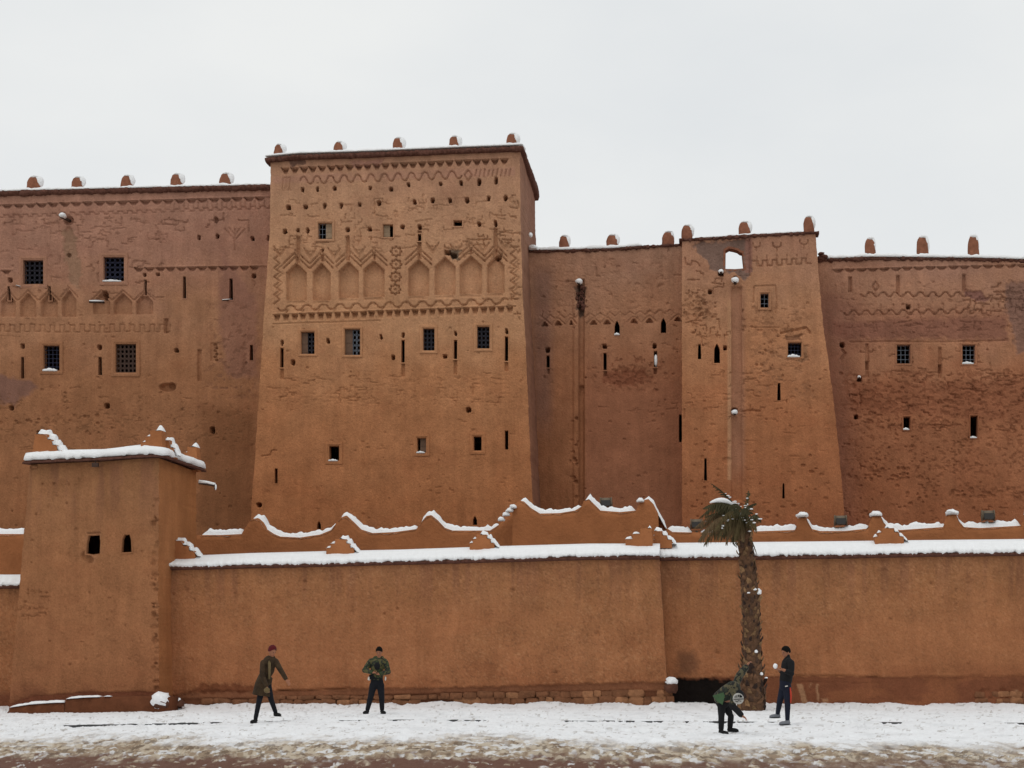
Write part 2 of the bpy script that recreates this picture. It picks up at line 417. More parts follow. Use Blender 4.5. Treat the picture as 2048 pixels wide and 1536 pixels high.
def window(fc, x0, y0, x1, y1, kind, parent, fr=6, snow=False, mat_=None, shut=None, label=None, depth=.3, inset=.14, nx=4, ny=5, bw=1.1):
    poly = [(x0, y0), (x1, y0), (x1, y1), (x0, y1)]
    wo_, dl = opening(fc, poly, parent, 'window', depth, fr, label, proud=.03)
    mt = mat_ or IRON; mb = MB(); off = dl+inset
    w, h = x1-x0, y1-y0
    gx0, gx1 = x0, x1
    if shut:
        sa, sb, sm = shut; s0, s1 = x0+w*sa, x0+w*sb
        sh = MB(); a = off-.02; b = off+.05 
        sh.hexa([fc.pt(s0, y1, a), fc.pt(s1, y1, a), fc.pt(s1, y0, a), fc.pt(s0, y0, a), fc.pt(s0, y1, b), fc.pt(s1, y1, b), fc.pt(s1, y0, b), fc.pt(s0, y0, b)])
        for f_ in (.12, .5, .88): bar(sh, fc, s0, y0+h*f_, s1, y0+h*f_, 1.6, a-.015, .02)
        sh.build('shutter', sm, wo_, shade=False)
        if sa <= 0.01: gx0 = s1
        elif sb >= .99: gx1 = s0
    gw = gx1-gx0
    if kind in ('grid', 'lattice'):
        for i in range(nx+1): bar(mb, fc, gx0+gw*i/nx, y0, gx0+gw*i/nx, y1, bw if 0 < i < nx else bw*1.4, off)
        for j in range(ny+1): bar(mb, fc, gx0, y0+h*j/ny, gx1, y0+h*j/ny, bw if 0 < j < ny else bw*1.4, off+.004)
        if kind == 'lattice':
            cw, ch = gw/nx, h/ny
            for i in range(nx):
                for j in range(ny):
                    a, b = gx0+i*cw, y0+j*ch
                    cc = [(a+cw/2+cos(t*pi/4)*cw*.42, b+ch/2+sin(t*pi/4)*ch*.42) for t in range(8)]
                    for t in range(8): bar(mb, fc, *cc[t], *cc[(t+1) % 8], bw*.9, off+.008)
        mb.build('grille', mt, wo_, shade=False)
    if snow: sill_snow(fc, x0-1, x1-w*.12, y1, wo_, h=snow, dep=.2, off=dl)
    return wo_, dl
def slit(fc, x, y0, y1, w, parent, arch=False, lean=0, through=.28, label=None, name='arrow_slit', fl=2.2, taper=0, snow=False):
    h = w/2
    if arch: poly = [(x-h, y1), (x-h*.9, y0+h*1.6), (x-h*.35, y0+h*.4), (x, y0), (x+h*.4, y0+h*.6), (x+h*.95, y0+h*2), (x+h, y1)]
    else: poly = [(x-h*(1-taper), y0), (x+h*(1-taper), y0), (x+h+lean, y1), (x-h+lean, y1)]
    o, dl = opening(fc, poly, parent, name, through, fl, label, proud=.006)
    if snow: sill_snow(fc, x-h, x+h, y1, o, h=4, dep=.2, off=dl)
    return o
def hole(fc, x, y, w, h, d=.3):
    r = fc.reg(x-w, y-h, x+w, y+h)
    if r is None: return
    q, X, Y = r; a = ((x*7.3+y*3.1) % 1-.5)*.35; X2 = (X-x)+(Y-y)*a; Y2 = (Y-y)-(X-x)*a*.6+(fbm(X/3, Y/3, 9)-.5)*1.6
    e = (np.abs(X2)/(w*.50))**3.5+(np.abs(Y2)/(h*.52))**3.5; f = np.clip((1.25-e)/.5, 0, 1); fc.D[q] = np.maximum(fc.D[q], fc.D[q]*(1-f)+d*2.2*f)

def merlon(cx, base, top, w, sd, k, parent, seed, depth=.45, snow=.9, roof_z=None, back=.15):
    """rounded mud pinnacle with snow on its back and top"""
    s_ = F/sd; rnd = random.Random(seed)
    p = P(cx, base, sd+back+depth*.4, k)-M*depth*.4; p = Vector(p); z0 = p.z-.25; H_ = (base-top)/s_*1.12; hw = w/s_/2; 
    V = []; Fc = []; n = 12; zs = [0, .25, .5, .68, .8, .9, .97, 1.0]; ws = [1.08, 1, .97, .93, .84, .68, .42, .1]
    V0 = []
    jit = [(rnd.uniform(.93, 1.07)) for _ in range(n*len(zs))]
    for i, (z, ww) in enumerate(zip(zs, ws)):
        for j in range(n):
            t = 2*pi*j/n; q = jit[i*n+j]
            ex = abs(cos(t))**.7*np.sign(cos(t)); ey = abs(sin(t))**.7*np.sign(sin(t))
            lx = ex*hw*ww*q; ly = ey*depth/2*ww*q
            pos = Vector(p)+Vector(U)*lx+Vector(M)*(ly+depth/2); pos.z = z0+(H_+.25)*z+rnd.uniform(-.01, .01)
            V.append(pos); 
    m_ = len(zs)
    for i in range(m_-1):
        for j in range(n): Fc.append((i*n+j, i*n+(j+1) % n, (i+1)*n+(j+1) % n, (i+1)*n+j))
    Fc.append(tuple(range(n))[::-1]); Fc.append(tuple((m_-1)*n+j for j in range(n)))
    o = mesh_obj('merlon', V, Fc, MUDR, parent)
    if snow:
        mb = MB()
        # snow lies on the top and the sheltered right hand side
        c = p+Vector(U)*hw*.52+Vector(M)*(depth*.6); c.z = z0+.25+H_*.62
        R = Matrix.Rotation(-AL, 3, 'Z')
        mb.ell(c, (hw*1.0*snow, depth*.44, H_*.47), 14, 10, R, nz=.05, seed=seed)
        c2 = p+Vector(U)*hw*.15+Vector(M)*(depth*.5); c2.z = z0+.25+H_*.95
        mb.ell(c2, (hw*.66, depth*.4, H_*.11), 12, 8, R, nz=.1, seed=seed+1)
        mb.build('snow_cap', SNOW, o)
    return o

def resample(pts, step):
    out = [pts[0]]
    for a, b in zip(pts[:-1], pts[1:]):
        L = math.hypot(b[0]-a[0], b[1]-a[1]); n = max(1, int(L/step))
        for i in range(1, n+1): out.append((a[0]+(b[0]-a[0])*i/n, a[1]+(b[1]-a[1])*i/n))
    return out
def snow_strip(pts, sd, k, back, wid, h, parent, seed=0, name='snow_cap', step=4, hang=.05, front=.04):
    """drift of snow lying along a ragged wall top; wid = depth of the drift, h = thickness"""
    pts = resample(pts, step); n = len(pts); rnd = random.Random(seed); V = []
    ang = np.linspace(0, pi, 8)
    for i, (x, y) in enumerate(pts):
        e = min(1, min(i, n-1-i)/2.0+.25); nse = .75+.5*float(vn(x/9+seed, seed*1.0, seed))+.25*rnd.random()
        b = P(x, y, sd, k); hh = h*e*nse; ww = wid*(.9+.1*e)
        dz = -hang*(.3+1.2*float(vn(x/5+seed*3, 2.0, seed+2)))*e
        V.append(b+M*(-front*.3)+np.array([0, 0, dz]))
        for a in ang:
            V.append(b+M*(ww/2-front+back-cos(a)*(ww/2))+np.array([0, 0, sin(a)**.7*hh]))
        V.append(b+M*(ww-front+back))
    m_ = 10; Fc = []
    for i in range(n-1):
        for j in range(m_): Fc.append((i*m_+j, (i+1)*m_+j, (i+1)*m_+(j+1) % m_, i*m_+(j+1) % m_))
    Fc.append(tuple(range(m_))); Fc.append(tuple((n-1)*m_+j for j in range(m_))[::-1])
    return mesh_obj(name, V, Fc, SNOW, parent)

def eave(pts, sd, k, out, thick, depth, parent, seed=0, matl=None, name='cornice', step=3, rag=.03):
    """thin ragged slab along a roof edge; pts = its upper edge in the picture"""
    pts = resample(pts, step); V = []; n = len(pts)
    for i, (x, y) in enumerate(pts):
        b = P(x, y, sd, k); r = (float(fbm(x/5, seed, seed, 4))-.5)*rag*5; r2 = (float(fbm(x/4, seed+4, seed, 4))-.5)*rag*4.5
        Z = np.array([0, 0, 1.0])
        V += [b-M*(out+r)+Z*r2*.5, b-M*(out+r*1.3)-Z*(thick*.55+r2), b-M*(out*.6)-Z*(thick+r2*1.2), b+M*.1-Z*(thick*1.05), b+M*depth-Z*thick, b+M*depth+Z*0]
    Fc = []
    for i in range(n-1):
        for j in range(6): Fc.append((i*6+j, i*6+(j+1) % 6, (i+1)*6+(j+1) % 6, (i+1)*6+j))
    Fc.append(tuple(range(6))[::-1]); Fc.append(tuple((n-1)*6+j for j in range(6)))
    return mesh_obj(name, V, Fc, matl or MUDD, parent)

def spout(fc, x, y, dx, dy, L, parent, r=.05, snow=True, label=None, big=False):
    """wooden or clay water spout sticking out of a wall, snow lying on it"""
    a = Vector(fc.pt(x, y, .15)); b = Vector(fc.pt(x, y, 0))-Vector(M)*L+Vector(U)*dx+Vector((0, 0, dy))
    mb = MB(); mb.tube([a, b], [r, r*1.05], 8)
    o = mb.build('water_spout', WOODB, parent, shade=True)
    if label: o['label'] = label
    if snow:
        ms = MB(); d = (b-a)
        if big:
            ms.ell(b+Vector((0, 0, r*.9))-d*.2, (r*2.1, L*.45, r*1.7), 12, 8, nz=.12, seed=int(x))
        else:
            ms.tube([a+Vector((0, 0, r*.9)), a+d*.5+Vector((0, 0, r*1.15)), b+Vector((0, 0, r*.9))], [r*.8, r*1.0, r*.85], 8)
        ms.build('snow_cap', SNOW, o)
    return o
# ================================================================== THE KASBAH
rnd = random.Random(7)
kas = empty('kasbah', tuple(P(1024, 1395, 56)), label='tall red mud fortress with two towers, grilled windows and snow on its parapets', cat='fortress')
kas.location = (0, 0, 0)

# plaster albedos, by height and tint
UP = C(172, 127, 100); MID = C(166, 116, 82); LOWc = C(160, 102, 64); PINK = C(158, 112, 98); GREY = C(128, 100, 88); RED = C(134, 82, 54)
def zone(fc, stops, seed):
    """plaster colour by height with ragged borders"""
    ys = np.array([a for a, b in stops]); cs = np.array([b for a, b in stops])
    Y = fc.PY+(fbm(fc.PX/60, fc.PY/60, seed)-.5)*110
    for i in range(3): fc.COLR[..., i] = np.interp(Y, ys, cs[:, i])
    v = .93+.14*fbm(fc.PX/22, fc.PY/22, seed+1); fc.COLR *= v[..., None]
    for sd_, cc_ in ((7, (1.16, 1.17, 1.15)), (8, (.80, .78, .76))):
        f = smooth(.66, .73, fbm(fc.PX/3.0, fc.PY/2.6, seed+sd_, 2))[..., None]*.6; fc.COLR = fc.COLR*(1-f)+fc.COLR*np.array(cc_)*f
    f = smooth(.56, .62, fbm(fc.PX/70, fc.PY/40, seed+12, 5))[..., None]*.5; fc.COLR = fc.COLR*(1-f)+fc.COLR*np.array([1.05, 1.07, 1.08])*f
    f = smooth(.55, .7, fbm(fc.PX/9, fc.PY/130, seed+13, 4))[..., None]*.4; fc.COLR = fc.COLR*(1-f)+fc.COLR*np.array([.88, .86, .86])*f
    f = smooth(.55, .75, fbm(fc.PX/45, fc.PY/28, seed+2))[..., None]*.35; fc.COLR = fc.COLR*(1-f)+(fc.COLR*np.array([.93, .86, .86]))*f

# ---- left wing
LW = Facade('left', 58.3, .012, [(-260, 390), (-260, 1110)], [(600, 380), (600, 1110)],
            [(-260, 401), (0, 390), (230, 384), (400, 379), (540, 377), (600, 376)], 1110, 1.5, 11)
zone(LW, [(380, C(156, 112, 94)), (500, C(156, 110, 90)), (640, C(158, 110, 80)), (760, C(150, 100, 68)), (1100, C(142, 90, 56))], 21)
LW.patch([(-10, 745), (60, 755), (80, 775), (30, 815), (-10, 810)], C(120, 84, 74), .8, 8)
LW.patch([(120, 455), (150, 455), (165, 540), (160, 580), (140, 570), (128, 520)], C(138, 104, 82), .8, 5, .03)
LW.patch([(440, 480), (520, 600), (520, 760), (450, 760), (430, 640)], C(138, 94, 80), .6, 12)
LW.patch([(400, 800), (520, 820), (510, 1080), (380, 1060)], C(120, 76, 48), .6, 18)
LW.frieze(-250, 422, 540, 399, 23, 10, .12)
for yy in (455, 470): LW.cracks(0, 432, 330, 520, 14, rnd, (14, 70), 1.3, .028)
LW.cracks(180, 440, 330, 560, 26, rnd, (10, 34), 1.2, .028); LW.cracks(0, 440, 540, 440, 12, rnd, (30, 70), 1.5, .035)
LW.cracks(0, 560, 330, 600, 10, rnd, (10, 24), 1.4, .03)
for i in range(22):
    x = 330+i*9.5; yb = 414-(i*.2); LW.groove([(x, yb-8), (x+rnd.uniform(-1, 1), yb+4)], 1.3, .03)
pts = []
for i in range(30):
    x = -20+i*19; y = 436-i*.65
    pts += [(x, y), (x+9, y), (x+9, y-5), (x+18, y-5)]
LW.groove(pts, 1.4, .035)
# second frieze, niches and the meander
LW.frieze(268, 541, 540, 537, 21, 10, .12); LW.frieze(-250, 547, 26, 545, 21, 9, .12)
for i, (a, b) in enumerate([(2, 31), (40, 72), (82, 115), (124, 152), (186, 220), (228, 264), (272, 306), (-44, -10), (-90, -56), (-136, -102)]):
    t = 590 if i != 3 else 584; bt = 634-(i > 3)*5 if i < 7 else 634
    m_ = (a+b)/2; poly = [(a, bt), (a, t+14), (a+5, t+8), (m_-4, t-1), (m_, t-4), (m_+4, t-1), (b-5, t+8), (b, t+14), (b, bt)]
    LW.niche(poly, .19, 2)
    if i in (1, 2, 5, 6): LW.groove([(m_+9*cos(q*pi/3), 613+8*sin(q*pi/3)) for q in range(7)], 1.1, .07)
    LW.groove([(a-3, t+10), (m_, t-9), (b+3, t+10)], 1.5, .04)
pts = []
for i in range(-10, 17):
    x = i*20; y = 650+rnd.uniform(-1, 1); pts += [(x, y), (x+9, y), (x+9, y+14), (x+20, y+14), (x+20, y)]
LW.groove(pts, 1.3, .035); LW.groove([(x, y+9) for x, y in pts[2:60] if y > 655], 1.2, .02)
tx, ty = 470, 470
for a, b in (((-20, -12), (0, 10)), ((20, -12), (0, 10)), ((-11, -14), (0, 0)), ((11, -14), (0, 0)), ((0, -12), (0, 30))):
    LW.groove([(tx+a[0], ty+a[1]), (tx+b[0], ty+b[1])], 1.4, .035)
LW.pit(335, 775, 15, 8, .22, .6); LW.pit(343, 771, 7, 5, .3, .5)
LW.pit(137, 441, 9, 8, .2); LW.pit(137, 470, 8, 16, .1); LW.pit(432, 440, 4, 6, .2); LW.pit(137, 510, 4, 4, .22)
for x, y, w, h in [(398, 475, 6, 9), (435, 473, 6, 9), (505, 477, 6, 9), (537, 476, 6, 9), (45, 692, 8, 9), (199, 695, 8, 9), (290, 550, 6, 6), (316, 549, 7, 6),
                   (508, 552, 8, 8), (353, 701, 8, 8), (214, 812, 9, 10), (23, 816, 9, 9), (425, 860, 9, 13), (20, 560, 9, 9), (210, 590, 12, 16), (78, 865, 8, 8), (-40, 700, 8, 8)]:
    hole(LW, x, y, w, h)
LW.rect(396, 700, 402, 762, .10); LW.rect(422, 686, 435, 722, .05); 
for i in range(6): LW.pit(430+(i % 2)*3, 690+i*6, 3, 2.4, .14)
LW.rect(329, 638, 335, 666, .16); LW.groove([(545-40, 560), (512, 568), (508, 572)], 1.4, .03)
LW.pits(0, 830, 230, 850, 26, rnd); LW.cracks(0, 770, 510, 1060, 40, rnd, (6, 26), 1.4, .02); LW.pits(0, 700, 510, 1060, 90, rnd, (1.2, 3), (.015, .045))
LW.pits(0, 430, 330, 690, 70, rnd, (1.2, 3), (.02, .05))

# ---- main tower
MT = Facade('tower', 55.5, .02, [(541, 325), (540, 460), (534, 540), (528, 632), (524, 700), (502, 1030), (497, 1110)],
            [(1040, 300), (1042, 480), (1046, 600), (1052, 700), (1060, 900), (1065, 1000), (1068, 1110)],
            [(541, 321), (680, 315), (850, 308), (1040, 300)], 1110, 1.5, 31)
zone(MT, [(300, C(160, 116, 92)), (400, C(172, 126, 96)), (640, C(176, 126, 90)), (760, C(168, 112, 74)), (1000, C(160, 99, 60)), (1100, C(156, 95, 56))], 41)
MT.paint(lambda x, y: smooth(8, 0, np.abs(y-(352-(x-560)*.033)-6)-4)*(x > 545)*(x < 1030)*fbm(x/30, y/10, 3)*1.6, C(164, 116, 98), .5)
MT.patch([(572, 318), (612, 318), (610, 333), (580, 334)], C(108, 78, 66), .9, 3, .05)
MT.patch([(700, 318), (765, 316), (762, 332), (700, 336)], C(160, 112, 96), .8, 4, .04)
MT.patch([(890, 508), (900, 495), (925, 500), (922, 520), (905, 522)], C(110, 92, 76), .9, 3, .06)
MT.frieze(562, 343, 1022, 323, 18.2, 13, .17)
pts = [(600+t, 361-t*.036-7.5*np.sign(sin(t/27*2*pi))*abs(sin(t/27*2*pi))**.6) for t in np.arange(0, 325, 2.2)]
MT.groove(pts, 1.5, .05)
for cx in (568, 576): MT.groove([(cx-4, 378), (cx-2, 356), (cx+4, 354), (cx+2, 378)], 1.3, .035)
MT.groove([(564, 381), (582, 380)], 1.3, .03)
MT.groove([(936, 340), (944, 350), (936, 362), (929, 350), (936, 340)], 1.5, .05)
for i in range(9): MT.groove([(953+i*8.5, 340-(i % 3)), (950+i*8.5, 352)], 1.3, .045)
# putlog holes
for x, y, w, h in [(605, 379, 6, 9), (635, 379, 5, 9), (669, 377, 7, 8), (740, 376, 6, 8), (782, 378, 7, 8), (817, 369, 6, 8), (881, 368, 6, 8), (922, 366, 6, 9), (958, 364, 7, 13), (992, 361, 6, 13),
                   (577, 415, 9, 9), (611, 414, 9, 8), (649, 412, 6, 11), (682, 411, 6, 11), (719, 409, 7, 7), (758, 406, 8, 10), (829, 404, 7, 9), (865, 401, 7, 10), (900, 401, 7, 9), (934, 400, 8, 11), (977, 397, 6, 11), (1011, 396, 7, 11),
                   (570, 463, 8, 9), (596, 461, 6, 7), (615, 461, 6, 10), (695, 459, 8, 8), (739, 458, 8, 8), (805, 454, 8, 8), (839, 454, 7, 9), (958, 448, 7, 9), (991, 447, 6, 13), (645, 500, 4, 5),
                   (656, 682, 6, 10), (586, 725, 8, 10), (762, 674, 5, 9), (786, 715, 7, 9), (890, 713, 8, 8), (937, 820, 10, 10), (518, 1010, 9, 8), (895, 505, 12, 9), (907, 511, 12, 11), (997, 515, 12, 8),
                   (564, 686, 5, 10), (806, 670, 5, 9), (911, 667, 5, 9), (1013, 662, 5, 10)]:
    hole(MT, x, y, w, h, .26)
for x, y0, y1 in ((596, 473, 525), (695, 472, 520), (991, 457, 516), (839, 462, 518)): MT.rect(x-3.2, y0, x+3.2, y1, .16, 1.2)
MT.rect(643, 510, 647, 522, .14); MT.rect(747, 508, 750, 520, .12)
# arcade
niches = [(572, 613, 524, 601), (625, 661, 524, 601), (677, 717, 521, 596), (726, 769, 519, 594), (816, 858, 517, 592), (869, 911, 512, 590), (919, 964, 510, 588), (974, 1009, 510, 586)]
for i, (a, b, t, bt) in enumerate(niches):
    m_ = (a+b)/2; st = []
    for q in range(5): st += [(a+(m_-a)*(q/5)**1.0+0, t+20-20*q/5), (a+(m_-a)*((q+.8)/5), t+20-20*(q+.35)/5)]
    poly = [(a, bt)]+st+[(m_, t-2)]+[(2*m_-x, y) for x, y in st[::-1]]+[(b, bt)]
    MT.niche(poly, .24, 2)
    for o_, dd in ((7, .055), (14, .05)):
        z = []; nst = 7
        for q in range(nst+1):
            x = a-5+(m_-a+5)*q/nst; y = t+22-o_*1.35-(24)*q/nst; z += [(x, y), (x+2.5, y-3.0)]
        full = z+[(2*m_-x, y) for x, y in z[::-1]]
        if i != 5: MT.groove(full, 1.45, dd)
    MT.rect(a+2, bt+1, b-4, bt+6, .05)
    MT.groove([(m_, t-4), (m_, t-11)], 1.8, .1)
for cx, cy in ((792, 503), (792, 529), (791, 554), (790, 579)):
    r0 = 11; pts = [(cx+(r0*.88+1.6*cos(8*q*pi/24))*cos(q*pi/24), cy+(r0*.8+1.5*cos(8*q*pi/24))*sin(q*pi/24)) for q in range(49)]
    MT.groove(pts, 1.4, .06); MT.pit(cx, cy, 2.4, 2.4, .06)
for cx in (553, 1026):
    z = []
    for q in range(13): z += [(cx+(6 if q % 2 else -5), (500 if cx < 600 else 490)+q*9)]
    MT.groove(z, 1.6, .05); MT.groove([(x+6, y+3) for x, y in z[3:11]], 1.4, .03)
for cx, cy in ((560, 505), (620, 508), (668, 508), (718, 505), (865, 498), (912, 500), (966, 497), (1010, 490)):
    for s_ in (6, 12):
        MT.groove([(cx-s_, cy-s_), (cx-s_*.5, cy), (cx, cy+s_*.7), (cx+s_*.5, cy), (cx+s_, cy-s_)], 1.4, .045)
    MT.pit(cx, cy-5, 2, 2, .05)
pts = [(556+t, 617-t*.032+5*np.sign(sin(t/33*2*pi))*abs(sin(t/33*2*pi))**.5) for t in np.arange(0, 462, 2.5)]
MT.groove(pts, 1.6, .05)
for i in range(14): MT.groove([(575+i*32, 621-i), (572+i*32, 627-i)], 1.5, .04); MT.pit(590+i*32, 614-i, 1.8, 1.8, .05)
MT.frieze(546, 637, 1030, 620, 17.2, 15, .15, 'dent'); MT.groove([(546, 648), (640, 645), (760, 641)], 1.3, .03)
for i in range(26):     # swirls and broken render between the arcade and the window row
    x = rnd.uniform(900, 1030); y = rnd.uniform(462, 512); MT.crack(x, y, rnd.uniform(8, 26), rnd.choice([0, 1.5, .4]), rnd, 1.5, .045)
MT.cracks(552, 395, 1030, 460, 42, rnd, (12, 46), 1.3, .028); MT.cracks(552, 470, 860, 500, 16, rnd, (16, 44), 1.3, .03)
for i in range(22): MT.crack(rnd.uniform(1024, 1040), rnd.uniform(390, 640), rnd.uniform(5, 14), rnd.choice([0, pi/2]), rnd, 1.5, .04)
MT.cracks(520, 745, 1050, 800, 34, rnd, (12, 40), 1.3, .022); MT.cracks(520, 800, 1055, 1050, 16, rnd, (8, 22), 1.3, .018)
MT.crack(523, 912, 36, .1, rnd, 1.5, .04); MT.pits(515, 700, 1055, 1050, 70, rnd, (1.2, 2.6), (.015, .04)); MT.pits(545, 320, 1035, 660, 60, rnd, (1.1, 2.2), (.015, .04))

# ---- middle wall
MW = Facade('middle', 58.4, .012, [(1036, 500), (1036, 1110)], [(1380, 490), (1380, 1110)],
            [(1036, 506), (1065, 505), (1130, 504), (1224, 501), (1290, 496), (1380, 491)], 1110, 1.5, 51)
zone(MW, [(500, C(154, 112, 90)), (620, C(160, 112, 84)), (750, C(158, 104, 72)), (900, C(148, 94, 62)), (1100, C(140, 86, 54))], 61)
MW.paint(lambda x, y: smooth(1168, 1174, x)*smooth(640, 800, y), C(146, 92, 66), .8)
MW.paint(lambda x, y: smooth(24, 0, np.abs(x-1085)-6)*smooth(520, 560, y)*.9*(1-smooth(800, 900, y)), C(124, 90, 80), .6)
MW.rect(1158, 560, 1167, 1112, .16, 2.5); MW.rect(1148, 600, 1157, 1112, -.07, 4); MW.rect(1169, 600, 1177, 1112, -.05, 3)
MW.patch([(1150, 572), (1172, 572), (1172, 622), (1164, 640), (1152, 622)], C(92, 72, 62), .9, 4, .05)
MW.pit(1163, 700-76, 4, 5, .25); MW.pit(1163, 775, 5, 5, .3); MW.pit(1163, 789, 5, 7, .2)
for x, y in ((1089, 648), (1116, 646), (1142, 645), (1187, 645), (1214, 644), (1268, 642), (1299, 641), (1356, 638)):
    w = 8 if x != 1142 else 4
    MW.niche([(x-w, y+4.5), (x-w*.3, y-4), (x+w*.2, y-5), (x+w, y+4.5)], .25, 1.2); MW.groove([(x-w-6, y+2), (x-2, y-9), (x+2, y-9), (x+w+6, y+2)], 1.3, .03)
z = []
for i in range(28): z += [(1080+i*10, 634-(i*10)*.045+(5 if i % 2 else -3))]
MW.groove(z, 1.3, .028)
for x, y in ((1095, 700), (1209, 693), (1309, 692)): hole(MW, x, y, 8, 9, .3)
MW.cracks(1180, 690, 1355, 700, 6, rnd, (8, 24), 1.4, .02); MW.pits(1070, 560, 1360, 780, 60, rnd, (1.2, 3), (.02, .05)); MW.pits(1170, 735, 1310, 775, 40, rnd, (1.5, 5), (.02, .05))
MW.patch([(1205, 740), (1290, 735), (1312, 760), (1260, 775), (1205, 770)], C(124, 70, 48), .7, 6, .02)
MW.pits(1140, 830, 1158, 1000, 18, rnd, (2, 4), (.03, .06)); MW.pits(1170, 800, 1360, 1000, 30, rnd, (1.2, 3), (.015, .04))
MW.cracks(1170, 800, 1350, 830, 8, rnd, (10, 30), 1.2, .02); MW.cracks(1080, 500, 1350, 640, 14, rnd, (5, 16), 1.4, .03); MW.groove([(1192, 535), (1192, 552), (1199, 552)], 1.4, .04)

# ---- right tower
RT = Facade('right_tower', 57.0, .015, [(1364, 470), (1364, 1110)], [(1631, 466), (1638, 560), (1648, 664), (1655, 710), (1667, 800), (1678, 900), (1687, 1000), (1692, 1110)],
            [(1364, 483), (1440, 478), (1500, 474), (1631, 468)], 1110, 1.5, 71)
zone(RT, [(470, C(160, 114, 90)), (600, C(168, 118, 86)), (700, C(170, 114, 78)), (850, C(160, 100, 64)), (1100, C(150, 88, 54))], 81)
RT.paint(lambda x, y: smooth(14, 0, np.abs(x-1474)-8)*smooth(545, 600, y)*(1-smooth(900, 1000, y)), C(156, 108, 84), .7)
RT.patch([(1384, 482), (1500, 477), (1506, 545), (1492, 565), (1470, 545), (1440, 548), (1420, 538), (1405, 512), (1386, 498)], C(116, 90, 80), .95, 4, .05)
RT.paint(lambda x, y: smooth(6, 0, np.abs(x-1497)-4)*(y < 545), C(142, 96, 82), .8)
RT.groove([(1499, 478), (1500, 550)], 2.2, .05)
RT.rect(1464, 575, 1482, 1000, .11, 3); RT.paint(lambda x, y: smooth(6, 2, np.abs(x-1459))*(y > 600)*(y < 960), C(182, 134, 98), .6); RT.groove([(1460, 600), (1461, 700), (1462, 775)], 2.2, -.05); RT.groove([(1485, 590), (1486, 700), (1488, 790)], 2.2, -.04)
RT.groove([(1466, 870), (1468, 930), (1470, 990)], 1.6, .05); RT.groove([(1487, 860), (1487, 1000)], 2, -.03)
for cx, cy, s_ in ((1513, 492, 7), (1554, 492, 8), (1608, 486, 8)):
    RT.groove([(cx-s_, cy-6), (cx-s_, cy), (cx-3, cy+3), (cx+3, cy+3), (cx+s_, cy), (cx+s_, cy-6)], 1.4, .045); RT.groove([(cx, cy+3), (cx, cy+10)], 1.4, .04)
z = []
for i in range(6): x = 1506+i*19.5; z += [(x, 522-i), (x+9, 522-i), (x+9, 532-i), (x+19, 532-i)]
RT.groove(z, 1.5, .05)
for i in range(6): RT.pit(1516+i*19, 528-i, 2, 3, .05); RT.groove([(1514+i*20, 521-i), (1514+i*20, 513-i)], 1.2, .03)
RT.groove([(1370, 515), (1372, 528), (1382, 530), (1384, 522), (1394, 524), (1400, 532)], 1.5, .045)
RT.groove([(1508, 575), (1510, 572), (1550, 571), (1552, 576), (1554, 604), (1551, 625)], 1.4, .035); RT.groove([(1508, 575), (1507, 605)], 1.4, .03)
hole(RT, 1420, 584, 8, 8); hole(RT, 1450, 696, 7, 9, .26); hole(RT, 1470, 557, 8, 8, .3); hole(RT, 1469, 822, 12, 12, .22); hole(RT, 1442, 548, 10, 8, .15)
RT.pits(1366, 590, 1432, 640, 60, rnd, (1.5, 4.2), (.03, .08)); RT.cracks(1370, 640, 1455, 680, 16, rnd, (8, 26), 1.6, .04); RT.cracks(1370, 540, 1432, 600, 10, rnd, (8, 26), 1.4, .04)
RT.pits(1480, 600, 1620, 740, 46, rnd, (1.3, 3.6), (.03, .06)); RT.groove([(1504, 655), (1560, 655)], 1.4, .03); RT.groove([(1562, 666), (1590, 660), (1612, 655), (1620, 664)], 2.4, .07)
RT.patch([(1605, 690), (1616, 690), (1616, 722), (1600, 728), (1588, 722), (1604, 716)], C(150, 108, 78), .8, 3, .05)
RT.patch([(1570, 672), (1606, 668), (1606, 682), (1574, 684)], C(120, 80, 58), .8, 3, .06)
RT.cracks(1366, 780, 1550, 830, 12, rnd, (10, 38), 1.3, .025); RT.cracks(1430, 740, 1520, 760, 8, rnd, (20, 40), 1.5, .03); RT.cracks(1370, 830, 1680, 1020, 18, rnd, (6, 20), 1.2, .016)
RT.pits(1366, 740, 1680, 1040, 120, rnd, (1.3, 3.4), (.02, .05)); RT.pit(1454, 921, 9, 6, .06); RT.groove([(1470, 821), (1485, 823), (1498, 821), (1520, 822)], 2.0, .05)
RT.crack(1545, 770, 110, 0, rnd, 1.2, .02)

# ---- right wing
RW = Facade('right', 59.2, .012, [(1610, 500), (1610, 1110)], [(2330, 500), (2330, 1110)],
            [(1610, 525), (1645, 523), (1700, 520), (1740, 518), (1950, 520), (2048, 523), (2330, 530)], 1110, 1.5, 91)
zone(RW, [(510, C(156, 112, 92)), (590, C(162, 114, 88)), (640, C(152, 102, 78)), (700, C(162, 110, 80)), (780, C(156, 99, 68)), (900, C(152, 95, 64)), (1100, C(146, 86, 54))], 101)
RW.paint(lambda x, y: smooth(90, 0, x-1660)*smooth(540, 620, y)*.9, C(118, 78, 68), .6)
RW.patch([(1660, 640), (2015, 628), (2020, 685), (1850, 682), (1700, 684), (1662, 672)], C(130, 84, 68), .8, 10)
RW.patch([(2006, 560), (2070, 560), (2070, 700), (2030, 712), (2020, 650), (2008, 625)], C(124, 90, 78), .85, 7, .04)
RW.patch([(1928, 576), (1968, 584), (1990, 602), (1960, 604), (1928, 592)], C(126, 84, 74), .9, 4, .05)
RW.patch([(1700, 760), (2060, 750), (2060, 850), (1900, 842), (1700, 830)], C(130, 76, 52), .5, 14)
RW.frieze(1665, 543, 2140, 531, 23, 8, .10)
